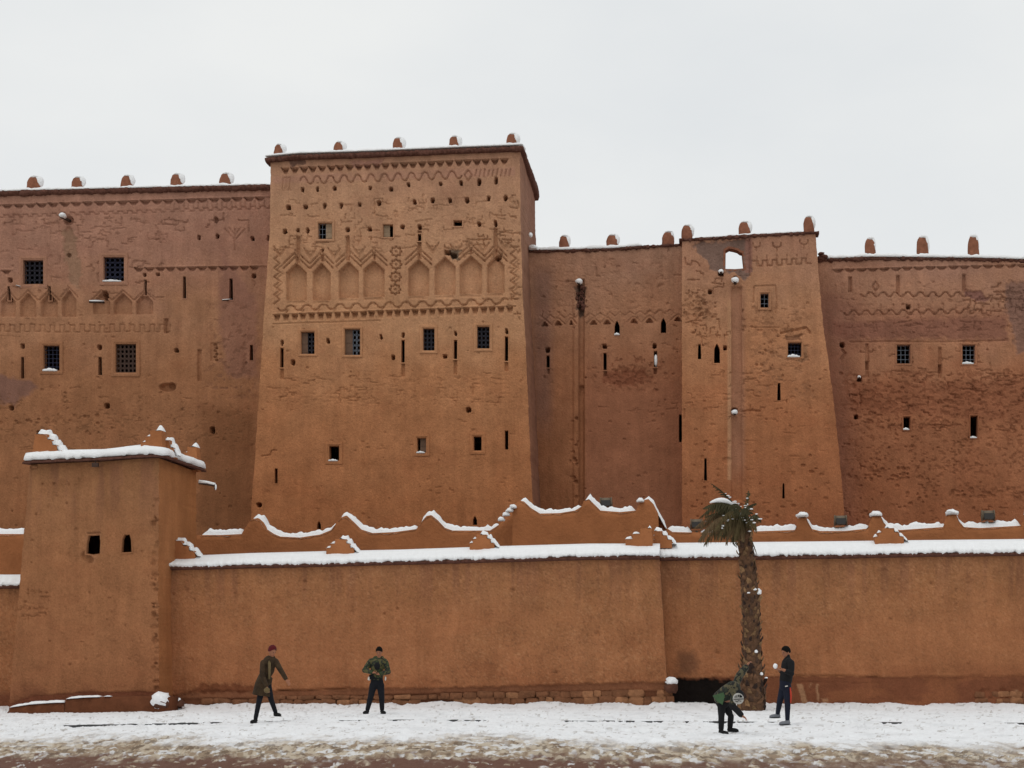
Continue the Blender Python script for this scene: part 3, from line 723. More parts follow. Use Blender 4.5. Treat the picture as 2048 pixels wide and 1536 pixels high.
z = [(1722+t, 589+4.5*np.sign(sin(t/25*2*pi))*abs(sin(t/25*2*pi))**.5) for t in np.arange(0, 212, 2.5)]; RW.groove(z, 1.6, .05)
z = [(1688+t, 626-t*.014+4.5*np.sign(sin(t/25*2*pi))*abs(sin(t/25*2*pi))**.5) for t in np.arange(0, 270, 2.5)]; RW.groove(z, 1.6, .05)
for i in range(10): RW.pit(1752+i*23, 628-i*.4, 2, 3, .05); RW.groove([(1762+i*25, 618), (1762+i*25, 609)], 1.3, .03)
RW.groove([(1751, 563), (1757, 573), (1751, 582), (1745, 573), (1751, 563)], 1.6, .05)
for x, y, w, h in ((1684, 690, 8, 10), (1817, 614, 8, 8), (1719, 759, 8, 8), (1712, 834, 8, 8)): hole(RW, x, y, w, h)
for x, y0, y1 in ((1700, 554, 584), (1796, 551, 586), (1928, 549, 581)): RW.rect(x-2.6, y0, x+2.6, y1, .14, 1.2)
for x, y0, y1 in ((1734, 688, 754), (1880, 695, 755)): RW.rect(x-2.6, y0, x+2.6, y1, .1, 1.2); RW.rect(x-2.6, y0+34, x+2.6, y0+50, .16, 1.2)
RW.groove([(1684, 700), (1690, 706), (1682, 718)], 2.6, .06); RW.groove([(1700, 684), (1795, 683), (1860, 684), (2015, 681)], 1.5, .035)
RW.cracks(1940, 575, 2048, 625, 40, rnd, (10, 40), 1.6, .045); RW.cracks(1680, 640, 2010, 690, 26, rnd, (8, 26), 1.3, .025)
RW.cracks(1735, 700, 2048, 760, 26, rnd, (10, 50), 1.4, .03); RW.cracks(1680, 760, 2048, 860, 36, rnd, (8, 44), 1.4, .035); RW.erode(1670, 735, 2200, 870, .03, .54, 7, 5, 5, C(126, 74, 50)); RW.erode(1665, 860, 2200, 960, .02, .6, 6, 4, 9, C(120, 70, 46)); RW.erode(1900, 965, 2200, 1010, .03, .56, 6, 5, 19, C(104, 58, 38)); RW.erode(1660, 560, 2200, 700, .02, .58, 8, 5, 12)
RW.pits(1680, 740, 2048, 860, 90, rnd, (1.5, 5), (.02, .07)); RW.pits(1680, 860, 2048, 1050, 150, rnd, (1.3, 3.6), (.02, .06)); RW.cracks(1690, 860, 2048, 1050, 16, rnd, (8, 30), 1.6, .035)
RW.pits(1900, 975, 2048, 995, 34, rnd, (2, 4.5), (.03, .07)); RW.pits(1690, 935, 1860, 960, 34, rnd, (1.6, 4), (.03, .07)); RW.pits(1660, 560, 2048, 700, 80, rnd, (1.2, 3), (.02, .05))
for i in range(60):
    t = i/60; RW.pit(1930-t*90+rnd.uniform(-12, 12), 880+t*120+rnd.uniform(-10, 10), rnd.uniform(1.4, 3.2), rnd.uniform(1.3, 3), .05)

LW.erode(-200, 780, 520, 900, .02, .64, 7, 4, 33, C(124, 82, 54)); LW.erode(400, 600, 530, 800, .02, .55, 10, 8, 34, C(120, 80, 62))
MT.erode(545, 380, 1036, 520, .014, .58, 8, 6, 35); MT.erode(512, 740, 1056, 820, .015, .6, 9, 4, 36); RT.erode(1366, 570, 1440, 700, .05, .54, 7, 6, 37, C(140, 94, 66)); RT.erode(1480, 600, 1640, 800, .02, .57, 8, 6, 38, C(140, 94, 66)); RT.erode(1366, 770, 1560, 850, .014, .6, 8, 4, 39)
MW.erode(1180, 700, 1350, 790, .035, .54, 7, 9, 40, C(116, 66, 44)); MW.erode(1070, 510, 1360, 640, .02, .58, 9, 6, 41)
# ---- openings
gl = 'square window under a mud lintel with an iron lattice, '
window(LW, 46, 520, 86, 568, 'lattice', kas, 8, mat_=IRON, nx=4, ny=5, bw=.75, label='square window with dark ornate iron lattice, left end of the upper row')
window(LW, 207, 514, 248, 562, 'lattice', kas, 8, mat_=IRONB, nx=4, ny=5, bw=.9, label='square window with bluish ornate lattice under a broken lintel', snow=3)
window(LW, 87, 691, 119, 741, 'grid', kas, 7, mat_=IRONB, nx=4, ny=6, bw=1.1, snow=5, label='window with snow on its sill left of the brown lattice window')
window(LW, 231, 688, 272, 745, 'lattice', kas, 8, mat_=WOODB, nx=5, ny=6, bw=1.5, inset=.1, label='window closed by brown wooden lattice')
window(MT, 636, 446, 664, 478, 'grid', kas, 5, mat_=IRONL, nx=2, ny=3, bw=.9, shut=(.52, 1, WOODP), label='small top window with a pale half shutter')
window(MT, 602, 664, 629, 708, 'lattice', kas, 5, mat_=IRON, nx=2, ny=5, bw=.8, shut=(0, .45, WOOD))
window(MT, 689, 658, 720, 710, 'lattice', kas, 5, mat_=IRONL, nx=2, ny=5, bw=.8, shut=(0, .48, WOOD))
window(MT, 846, 657, 869, 701, 'lattice', kas, 6, mat_=IRON, nx=3, ny=5, bw=.85)
window(MT, 954, 653, 979, 697, 'lattice', kas, 6, mat_=IRON, nx=3, ny=5, bw=.85)
window(MT, 766, 449, 786, 474, 'plain', kas, 3, shut=(0, .62, WOODP), label='small recess half walled up below the roof')
window(MT, 907, 441, 924, 452, 'plain', kas, 3); window(MT, 658, 892, 678, 921, 'plain', kas, 7, snow=3)
window(MT, 834, 876, 852, 905, 'plain', kas, 7, snow=3, shut=(.3, 1, WOOD)); window(MT, 947, 873, 963, 901, 'grid', kas, 7, mat_=WOODB, nx=1, ny=1)
window(RT, 1521, 587, 1537, 615, 'grid', kas, 5, mat_=IRONL, nx=2, ny=3, bw=1.1)
window(RT, 1576, 685, 1603, 713, 'grid', kas, 4, mat_=IRONB, nx=4, ny=4, bw=1.0, snow=5, label='window with blue bars and snow on its sill under a broken lintel')
window(RW, 1794, 690, 1820, 727, 'grid', kas, 4, mat_=IRONL, nx=3, ny=4, bw=1.0); window(RW, 1925, 690, 1950, 727, 'grid', kas, 4, mat_=IRONL, nx=3, ny=4, bw=1.0, snow=4)
window(RW, 1807, 834, 1820, 859, 'plain', kas, 3, snow=4); window(RW, 1941, 832, 1955, 875, 'plain', kas, 3, snow=3)
for a in [(LW, 369, 553, 597, 7), (LW, 462, 557, 600, 8), (LW, 45, 714, 757, 7), (LW, 200, 714, 750, 8), (LW, 503, 690, 721, 7), (LW, 17, 573, 600, 5), (LW, 99, 573, 600, 5), (LW, 291, 560, 590, 5)]: slit(*a, kas, taper=.2)
for x, y0, y1, y2 in ((564, 696, 735, 757), (806, 680, 725, 752), (911, 680, 718, 748), (1013, 673, 722, 742)):
    MT.rect(x-3, y1, x+2.5, y2, .11, 1.4); slit(MT, x, y0, y1, 7, kas, lean=-.3, taper=.05)
for a in [(MT, 552, 937, 967, 6), (MT, 1013, 861, 899, 7), (MT, 839, 468, 482, 7)]: slit(*a, kas)
slit(MT, 638, 1042, 1058, 8, kas, arch=True); slit(MT, 950, 1032, 1050, 9, kas, arch=True)
slit(MW, 1234, 641, 669, 11, kas, arch=True, snow=True); slit(MW, 1327, 636, 666, 11, kas, arch=True)
for x, y0, y1, y2 in ((1096, 711, 735, 747), (1210, 706, 740, 752), (1311, 702, 734, 748)):
    MW.rect(x-2, y1, x+2.2, y2, .12, 1.3); slit(MW, x, y0, y1, 6.5, kas)
b_ = MB(); c_ = P(1311.5, 720, 58.4, .012)+M*.1; b_.ell(c_, (.075, .16, .25), 10, 8, nz=.05, seed=3); b_.build('snow_cap', SNOW, kas)  # white lump put in to make this slit read bright
slit(MW, 1361, 829, 884, 6, kas)
for a in [(RT, 1399, 688, 718, 7), (RT, 1558, 766, 801, 7), (RT, 1411, 917, 961, 6), (RT, 1567, 967, 997, 5)]: slit(*a, kas, taper=.3)
slit(RT, 1434, 687, 726, 12, kas, arch=True)
# ragged hole that lets the sky through the ruined top of the right tower
RT.rect(1430, 492, 1500, 545, .0)
opening(RT, [(1451, 500), (1458, 496), (1466, 497.5), (1475, 500), (1480, 504), (1484.5, 505), (1486, 520), (1488, 536), (1470, 537.5), (1450.5, 537)], kas, 'window', .45, 4, 'ragged hole in the tower top with white sky showing through', matl=MUDR, proud=.0)

LW.build(kas, 9); MT.build(kas, 5.4, 'main tower wall with a carved arcade of eight blind niches', right_side=(26, C(134, 94, 78)))
MW.build(kas, 7, 'recessed wall between the two towers')
zr = float(P(1470, 545, 57.0, .015)[2])
RT.build(kas, 5, 'narrow right tower wall with drain channel', lowroof=zr-.1); RW.build(kas, 8, 'cracked and stained wall right of the towers')
LW.obj['label'] = 'darker wing wall left of the main tower with small niches'

# ---- cornices and snow on the roof edge
eave([(-260, 394), (0, 384), (100, 381), (230, 378), (400, 374), (541, 371)], 58.3, .012, .14, .2, .6, kas, 1)
tp = [(531, 317), (600, 311), (700, 308), (850, 302), (940, 298), (1046, 294)]
eave(tp, 55.4, .02, .10, .15, .6, kas, 2)
# side cornice of the main tower, running back from the corner
A0 = P(1042, 294, 55.4, .02); V = []; n = 40
for i in range(n+1):
    t = i/n*5.9-.12; b = A0+M*t; r = (float(fbm(i/3, 3, 5))-.5)*.07; r2 = (float(fbm(i/3, 9, 6))-.5)*.07; Z = np.array([0, 0, 1.]); th = .15+.26*i/n
    V += [b+U*(.10+r), b+U*(.12+r)-Z*(th*.6+r2), b+U*.05-Z*(th+r2), b-U*.2-Z*(th+.03), b-U*.4-Z*th, b-U*.4]
Fc = []
for i in range(n):
    for j in range(6): Fc.append((i*6+j, (i+1)*6+j, (i+1)*6+(j+1) % 6, i*6+(j+1) % 6))
Fc += [tuple(range(6)), tuple(n*6+j for j in range(6))[::-1]]
mesh_obj('cornice', V, Fc, MUDD, kas)
eave([(1052, 501), (1128, 500), (1224, 497), (1285, 492), (1330, 489), (1372, 487)], 58.4, .012, .08, .11, .5, kas, 3, rag=.035)
eave([(1358, 478), (1440, 474), (1500, 470), (1560, 467), (1638, 463)], 57.0, .015, .08, .1, .5, kas, 4, rag=.035)
eave([(1636, 519), (1700, 516), (1740, 514), (1850, 515), (1950, 516), (2048, 519), (2330, 526)], 59.2, .012, .08, .13, .5, kas, 5, rag=.035)
snow_strip([(-260, 394), (0, 384), (100, 381), (230, 378), (400, 374), (541, 371)], 58.3, .012, -.10, .7, .14, kas, 1, hang=.0)
snow_strip([(x, y-4) for x, y in tp], 55.4, .02, -.04, .7, .12, kas, 2, hang=0)
snow_strip([(1060, 501), (1128, 500), (1224, 497), (1285, 492)], 58.4, .012, -.06, .5, .14, kas, 3, hang=0)
snow_strip([(1395, 477), (1440, 474), (1500, 470), (1560, 467), (1605, 464)], 57.0, .015, .0, .4, .09, kas, 4, hang=0)
snow_strip([(1644, 518), (1700, 516), (1740, 514), (1850, 515), (1950, 516), (2048, 519), (2330, 526)], 59.2, .012, -.06, .6, .16, kas, 5, hang=0)
ms = MB(); ms.tube([A0+M*(.05+i*.28)+U*.02*sin(i*2)+np.array([0, 0, .02]) for i in range(9)], [.13-.008*i+.01*sin(i*1.7) for i in range(9)], 10)
ms.build('snow_cap', SNOW, kas)
q = P(1066, 499, 58.3, .012); snow_blob('snow_cap', (q[0], q[1]-.05, q[2]+.03), (.2, .25, .13), kas, 5)
mi = 0
for cx, b, t, w, sd, k, sn in [(66, 379, 352, 31, 58.3, .012, .9), (154, 378, 353, 26, 58.3, .012, .8), (252, 376, 350, 26, 58.3, .012, .9), (352, 373, 347, 26, 58.3, .012, .9), (450, 372, 346, 26, 58.3, .012, .95),
                           (557, 311, 288, 21, 55.4, .02, 1.05), (677, 307, 283, 22, 55.4, .02, 1.05), (795, 302, 275, 23, 55.4, .02, 1.05), (908, 298, 272, 23, 55.4, .02, 1), (1023, 294, 267, 24, 55.4, .02, 1),
                           (1128, 499, 472, 22, 58.4, .012, .75), (1224, 496, 470, 25, 58.4, .012, .8), (1336, 490, 464, 26, 58.4, .012, .5), (1374, 479, 451, 23, 57, .015, .85), (1489, 472, 444, 25, 57, .015, .85), (1618, 465, 434, 22, 57, .015, .8),
                           (1741, 516, 478, 22, 59.2, .012, .6), (1846, 515, 475, 24, 59.2, .012, .7), (1948, 517, 474, 22, 59.2, .012, .6), (-60, 384, 356, 27, 58.3, .012, .8), (2075, 520, 478, 23, 59.2, .012, .6), (2190, 522, 480, 23, 59.2, .012, .6)]:
    mi += 1; merlon(cx, b, t, w, sd, k, kas, mi*3+1, snow=sn)
# broken lumps at the corner right of the narrow tower
for x, y, r in ((1642, 508, .12), (1646, 514, .16), (1640, 517, .14)):
    mb = MB(); mb.ell(P(x, y, 58.6), (r*1.2, r*1.2, r*.6), 9, 6, nz=.25, seed=x); mb.build('broken_edge', MUDD, kas)

# ---- spouts and poles
spout(LW, 137, 440, -.12, .02, .5, kas, .07, big=True, label='snow covered spout under the roof, leftmost')
spout(LW, 205, 603, -.42, -.09, .35, kas, .045, label='snow covered pole sticking out beside the round hollow'); spout(LW, 461, 598, -.24, -.12, .3, kas, .025)
spout(LW, 45, 574, -.2, .02, .2, kas, .018)
spout(MW, 1161, 569, -.05, .0, .35, kas, .07, big=True); spout(RT, 1470, 566, 0, 0, .3, kas, .07, big=True); spout(RT, 1469, 826, 0, -.08, .35, kas, .06, big=True); spout(RT, 1442, 546, 0, 0, .15, kas, .05, big=True)
spout(RW, 1718, 756, 0, 0, .12, kas, .035, big=True)
q = P(1050, 470, 57.3); 
mb = MB(); mb.ell(P(1061, 470, 56.6), (.08, .1, .1), 10, 7, nz=.1, seed=5); mb.build('snow_cap', SNOW, kas)
# debris hanging under the middle spout
mb = MB(); rr = random.Random(5)
for i in range(40):
    p = Vector(MW.pt(1161+rr.uniform(-7, 7), 574+rr.uniform(0, 44), rr.uniform(-.06, .02))); mb.ell(p, (rr.uniform(.03, .08), .05, rr.uniform(.04, .1)), 7, 5, nz=.3, seed=i)
mb.build('debris', MUDD, kas)
# ================================================================== GROUND
def gz(px_):          # street falls a little towards the left
    return -.21*smooth(900, -100, px_)
SW = 43.0             # distance plane of the long front wall
def ground_z(x, y):
    px_ = 1024+F*x/np.maximum(y, 8); return gz(px_)*1.0
KS = 34.9             # kerb line plane
def snow_height(X, Y):
    """surface of the trampled snow and slush, with the amount of slush 0..1 and of mud 0..1"""
    S = X*M[0]+Y*M[1]; px_ = 1024+F*X/np.maximum(Y, 8)
    z = gz(px_)
    road = smooth(KS+.0, KS-.04, S)
    n1 = fbm(X*1.1, Y*.8, 301, 4)-.5; n2 = fbm(X*5, Y*4, 302, 4)-.5; n3 = fbm(X*16, Y*13, 303, 3)-.5
    ybase = 1468+18*smooth(700, 1700, px_)+8*(fbm(px_/160, Y*0, 305)-.5)
    yimg = 1300+(1.6-z)*F/np.maximum(Y, 5)
    yn = yimg+(fbm(X*1.4, Y*.35, 307, 5)-.5)*34+(fbm(X*4.5, Y*1.2, 308, 4)-.5)*22
    sl_ = smooth(ybase-8, ybase+14, yn)
    mud = smooth(1500, 1512, yimg+(fbm(X*1.2, Y*.5, 309, 5)-.5)*30+(fbm(X*5, Y*2.0, 310, 4)-.5)*22)*smooth(1546+0*px_, 1532, yimg+(fbm(X*2, Y*.7, 311, 4)-.5)*24)
    mud = mud*smooth(2300, 1100, px_)**.5
    UU = X*U[0]+Y*U[1]
    exposed = smooth(.52, .56, fbm(UU*1.05+3.7, UU*0, 312, 3)+(fbm(UU*6, UU*0, 318, 2)-.5)*.10)*smooth(2.6, .8, UU)
    exposed = np.maximum(exposed, smooth(.70, .74, fbm(UU*3.2, UU*0, 313, 2))*(UU < 5.2))
    step = road*(.012+.055*exposed*smooth(KS-1.1, KS-.1, S))
    h = z+.04+n1*.05+n2*.055+n3*.04-step*1.0
    foot = smooth(.60, .74, fbm(X*1.9, Y*1.5, 314, 2))*.05; h = h-foot*(1-sl_)
    wl = smooth(1.4, 0, (SW-.1)-S)*(.02+.13*fbm(X*1.9, Y*0, 315, 4)); h = h+wl
    h = h-sl_*.035+sl_*(fbm(X*7, Y*5.0, 316, 5)-.5)*.085
    h = h*(1-mud*.0)-mud*.03
    return h, sl_, mud, n3, road
rows = np.concatenate([1300+np.linspace(300, 240, 14)[:-1], np.linspace(1540, 1400, 210)])
yy_ = 4800/(rows-1300)
yy_ = np.concatenate([yy_, yy_[-1]+np.linspace(.3, 5, 10)])
cols = np.concatenate([np.linspace(-500, -20, 120), np.arange(-18, 2066, 1.9), np.linspace(2070, 2600, 130)])
GX = (cols[None, :]-1024)/F*yy_[:, None]; GY = np.broadcast_to(yy_[:, None], GX.shape)*1.0
GY = GY-0.0*GX
# rows parallel to the kerb near it : shear so that one row boundary follows the kerb line
GY = GY-np.tan(AL)*GX*smooth(24, 33, GY)
Hh, SL, MU, N3, RD = snow_height(GX, GY)
rf = random.Random(21)
for trail in range(26):
    fx_, fy_ = rf.uniform(-11, 12), rf.uniform(27, 42); an_ = rf.choice((0, pi, .3, -.4, 2.8, 3.5, 1.2))+rf.uniform(-.3, .3)
    for st_ in range(rf.randrange(6, 22)):
        an_ += rf.uniform(-.12, .12); fx_ += cos(an_)*.55; fy_ += sin(an_)*.55
        if not (24 < fy_ < 42.3) or abs(fx_) > 15: break
        ox, oy = fx_-sin(an_)*.1*(-1)**st_, fy_+cos(an_)*.1*(-1)**st_
        r0_ = int(np.argmin(np.abs(GY[:, GX.shape[1]//2]-oy))); r1_ = slice(max(0, r0_-14), r0_+15); c1_ = np.abs(GX[r0_]-ox) < .4; c1_ = slice(int(np.argmax(c1_)), int(len(c1_)-np.argmax(c1_[::-1])))
        dx_, dy_ = GX[r1_, c1_]-ox, GY[r1_, c1_]-oy; a_ = (dx_*cos(an_)+dy_*sin(an_))/.17; b_ = (-dx_*sin(an_)+dy_*cos(an_))/.075; e_ = a_*a_+b_*b_
        Hh[r1_, c1_] += -.055*smooth(1.1, .6, e_)+.022*smooth(2.6, 1.4, e_)*smooth(.8, 1.3, e_)
cs = np.array([.86, .87, .885]); ct = np.array(lin(190, 176, 156)); ctd = np.array(lin(150, 130, 108)); cm_ = np.array(lin(104, 72, 58))
nA = fbm(GX*6, GY*2.0, 321, 5); nB = fbm(GX*14, GY*4.5, 326, 4)
tan = ct+(ctd-ct)*smooth(.46, .56, nA*.6+nB*.4)[..., None]
tan = tan+(np.array(lin(96, 78, 62))-tan)*smooth(.56, .62, fbm(GX*9, GY*2.6, 327, 4))[..., None]*.7
tan = tan+(cs*.9-tan)*smooth(.58, .65, fbm(GX*7, GY*3.0, 322, 5))[..., None]*.75
gc = cs+(tan-cs)*SL[..., None]
lump = smooth(.63, .67, fbm(GX*7, GY*3, 323, 4))
gc = gc+(cm_-gc)*(MU*(1-lump*.9))[..., None]
gc = gc*(1-.10*smooth(.55, .75, fbm(GX*2.2, GY*1.7, 324, 4))[..., None]*(1-SL[..., None]))
dirt = smooth(.70, .76, fbm(GX*9, GY*5, 325, 3))[..., None]*(1-SL[..., None])*.6; gc = gc*(1-dirt)+np.array(lin(150, 140, 130))*dirt
SNG = mat('trampled_snow', (1, 1, 1), .8, .04, 9, .02, 26, attr=True, spec=.25)
nr_, nc_ = GX.shape; ii = np.arange(nr_*nc_).reshape(nr_, nc_)
q = np.stack([ii[:-1, :-1], ii[:-1, 1:], ii[1:, 1:], ii[1:, :-1]], -1).reshape(-1, 4)
g = mesh_obj('snow_covered_ground', np.stack([GX, GY, Hh], -1).reshape(-1, 3), q, SNG, None, col=gc.reshape(-1, 3)); g['kind'] = 'structure'
g['label'] = 'trampled snow and brown slush covering the street and pavement'
SNF = mat('far_ground', lin(186, 180, 172), .9, .2, .3, .02, 3)
gv = [(-600, -200, -.45), (600, -200, -.45), (600, 1500, -.45), (-600, 1500, -.45)]
g2 = mesh_obj('ground', gv, [(0, 1, 2, 3)], SNF); g2['kind'] = 'structure'; g2['label'] = 'bare ground under and around the snow'
nv = [(-60, -40, -.03), (60, -40, -.03), (60, 15.9, -.03), (-60, 15.9, -.03)]
g3 = mesh_obj('road', nv, [(0, 1, 2, 3)], mat('slushy_road', lin(150, 134, 116), .7, .25, 1.2, .03, 6)); g3['kind'] = 'structure'; g3['label'] = 'slushy brown road in front of the snow'
# kerb of wet stones, mostly buried
kb = empty('kerb', kind='structure', label='wet stone kerb showing through the snow in short dark gaps')
kme = None
for i in range(46):
    u = -17+i*.62; c = M*(KS+.10)+U*u; pxx = 1024+F*c[0]/c[1]
    zz = float(gz(pxx))
    if kme is None:
        m_ = MB(); m_.box((0, 0, 0), (.30, .13, .1)); o = m_.build('kerb_stone', KERB, kb, shade=False); kme = o.data
    else:
        o = bpy.data.objects.new('kerb_stone', kme); o.parent = kb; COL.objects.link(o)
    o.location = (c[0], c[1], zz-.085); o.rotation_euler = (0, 0, -AL)

# ================================================================== FRONT WALL
def front_wall(name, x0, x1, s0, top, yb, back, label, stones, plinth, extra=None, seed=0, end_left=False, group='long mud walls along the pavement'):
    """top: front edge of the coping in the picture; back: rear edge of the snow on it"""
    root = empty(name, label=label, cat='wall')
    fc = Facade(name, s0, .01, [(x0, top[0][1]), (x0, yb)], [(x1[0], top[-1][1]), (x1[1], yb)], top, yb, 2.6, seed, .02)
    zone(fc, [(1100, C(144, 95, 62)), (1180, C(149, 97, 61)), (1330, C(150, 95, 60)), (1390, C(138, 84, 52)), (1420, C(112, 64, 42))], seed+2)
    # damp streaks under the coping and a few knocks
    fc.paint(lambda x, y: smooth(.48, .66, fbm(x/13, y/240, seed+9))*smooth(1250, 1130, y)*.8, C(122, 78, 56), .7)
    fc.paint(lambda x, y: smooth(.60, .70, fbm(x/90, y/46, seed+12, 5))*(y > 1150)*(y < 1350), C(154, 100, 65), .35)
    fc.paint(lambda x, y: smooth(.66, .72, fbm(x/3.2, y/2.6, seed+14, 2)), C(172, 122, 84), .35)
    fc.paint(lambda x, y: smooth(.67, .73, fbm(x/3, y/3, seed+15, 2)), C(112, 70, 46), .45)
    fc.paint(lambda x, y: smooth(1120, 1300, y)*smooth(.45, .6, fbm(x/260, y/120, seed+4))*.5, C(156, 96, 60), .7)
    fc.pits(x0, 1140, x1[0], 1370, int((x1[0]-x0)/16), rnd, (1.2, 2.6), (.01, .035)); fc.cracks(x0, 1150, x1[0], 1370, int((x1[0]-x0)/60), rnd, (6, 16), 1.3, .012)
    fc.pits(x0, 1120, x1[0], 1180, int((x1[0]-x0)/60), rnd, (2, 4), (.01, .03))
    if extra: extra(fc)
    fc.build(root, .72)
    # coping: a sloping mud slab with the snow on it
    xs = np.arange(x0-2, x1[0]+3, 2.4); tf = np.interp(xs, [p[0] for p in top], [p[1] for p in top]); tb = np.interp(xs, [p[0] for p in back], [p[1] for p in back])
    for nm, m2 in (('coping', MUDD), ('snow_cap', SNOW)):
        V = []
        for i, x in enumerate(xs):
            fr_ = P(x, tf[i], s0, .01); bk = P(x, tb[i], s0+.72, .01); Z = np.array([0, 0, 1.0])
            nn = float(fbm(x/6, seed, seed+31, 4))-.5; n2 = float(fbm(x/3, seed+3, seed+32, 4))-.5; n3 = float(fbm(x/38, seed+3, seed+33, 3))-.5
            d = bk-fr_
            if nm == 'coping':
                V += [fr_-M*.06-Z*.035-Z*nn*.02, fr_-M*.13-Z*(.01-nn*.02), fr_-M*.13+Z*.06, bk-Z*.10, bk-Z*.3, fr_+M*.05-Z*.05]
            else:
                V += [fr_-M*(.10+nn*.08)+Z*(.045+nn*.14+n2*.06+n3*.09), fr_-M*(.17+nn*.10)+Z*(.07+n2*.10+nn*.08), fr_-M*(.16+n2*.09)+Z*(.14+nn*.09), fr_-M*.06+Z*(.195+n2*.05+n3*.10), fr_+d*.35+Z*(.125+n3*.11+n2*.02),
                      fr_+d*.7+Z*(.07+n3*.07+n2*.01), bk+Z*.0, bk+M*.06-Z*.06, bk-Z*.16, fr_+Z*.03]
        m_ = 6 if nm == 'coping' else 10; Fc = []
        for i in range(len(xs)-1):
            for j in range(m_): Fc.append((i*m_+j, i*m_+(j+1) % m_, (i+1)*m_+(j+1) % m_, (i+1)*m_+j))
        Fc += [tuple(range(m_))[::-1], tuple((len(xs)-1)*m_+j for j in range(m_))]
        mesh_obj(nm, V, Fc, m2, root)
    return root, fc

def rubble(root, fc, x0, x1, rows_, rr, smin=14, smax=34, off=.03, pale=.3):
    meshes = []
    for v in range(10):
        mb = MB(); r2 = random.Random(v+40)
        mb.ell((0, 0, 0), (1, 1, 1), 10, 6, nz=.24, seed=v)
        V = []
        for p in mb.v:
            V.append(tuple(np.sign(c)*abs(c)**.42 for c in p))
        for mm in (STONE, STONE2):
            me = bpy.data.meshes.new('stone'); me.from_pydata(V, [], mb.f); me.materials.append(mm); me.polygons.foreach_set('use_smooth', [True]*len(me.polygons)); meshes.append(me)
    for yt, yb in rows_:
        x = x0
        while x < x1:
            w = rr.uniform(smin, smax); y0 = yt(x) if callable(yt) else yt; y1 = yb(x) if callable(yb) else yb
            y0 += rr.uniform(-1.5, 1.5); 
            if rr.random() < .93:
                cx, cy = x+w/2, (y0+y1)/2+rr.uniform(-1, 1); p = fc.pt(cx, cy, off+rr.uniform(0, .03)+fc.at(cx, cy)*0)
                sc_ = F/fc.s
                o = bpy.data.objects.new('stone', meshes[rr.randrange(10)*2+(rr.random() < pale)]); o.parent = root; COL.objects.link(o)
                o.location = p; o.scale = ((w*.53)/sc_, rr.uniform(.05, .10), ((y1-y0)*.56)/sc_); o.rotation_euler = (rr.uniform(-.06, .06), rr.uniform(-.08, .08), -AL+rr.uniform(-.08, .08))
            x += w*rr.uniform(.94, 1.05)

# part A: left, standing forward of part B, footing of rubble
def exA(fc):
    def edge(x): return np.interp(x, [330, 420, 560, 740, 900, 1000, 1200, 1340], [1392, 1380, 1380, 1377, 1374, 1372, 1366, 1363])
    # plaster ends above the footing: everything below lies deeper
    low = smooth(0, 2.5, fc.PY-edge(fc.PX)-(fbm(fc.PX/12, fc.PX*0, 77)-.5)*6)
    fc.D += low*.07; k = (low*.85)[..., None]; fc.COLR = fc.COLR*(1-k)+C(120, 74, 50)*k
    low2 = smooth(0, 2, fc.PY-np.interp(fc.PX, [330, 560, 900, 1340], [1397, 1394, 1385, 1381])); fc.D += low2*.04; k = (low2*.8)[..., None]; fc.COLR = fc.COLR*(1-k)+C(98, 58, 38)*k
    fc.patch([(405, 1366), (520, 1368), (520, 1385), (360, 1390)], C(104, 56, 34), .8, 4, .03)
    fc.groove([(556, 1381), (640, 1379), (700, 1376)], 1.5, .09); fc.pit(873, 1368, 10, 7, .05); fc.groove([(637, 1172), (634, 1190)], 1.4, .03); fc.groove([(950, 1126), (953, 1155), (951, 1178)], 1.0, -.012)
    fc.pit(1196, 1268, 4, 6, .04); fc.pit(1112, 1345, 3, 3, .05); fc.pits(370, 1150, 900, 1230, 14, rnd, (1.6, 3), (.03, .05)); fc.pit(420, 1380, 8, 5, .04)
topA = [(338, 1138), (500, 1134), (640, 1131), (800, 1127), (1000, 1122), (1180, 1117), (1322, 1116)]
bkA = [(338, 1113), (500, 1106), (655, 1102), (800, 1099), (1000, 1092), (1180, 1087), (1322, 1087)]
wA, fA = front_wall('boundary_wall', 333, (1319, 1337), SW, topA, 1425, bkA, 'long mud wall with snow on its coping, between the watchtower and the dark recess by the palm', None, None, exA, 111)
rA = random.Random(3)
rubble(wA, fA, 880, 1338, [(lambda x: np.interp(x, [880, 1340], [1386, 1380]), lambda x: np.interp(x, [880, 1340], [1397, 1393])), (lambda x: np.interp(x, [880, 1340], [1397, 1393]), 1411)], rA, 14, 36, .05, .35)
rubble(wA, fA, 540, 880, [(1391, 1399), (1400, 1411)], rA, 16, 42, .07, .2)
rubble(wA, fA, 400, 540, [(1398, 1409)], rA, 20, 40, .09, .0)
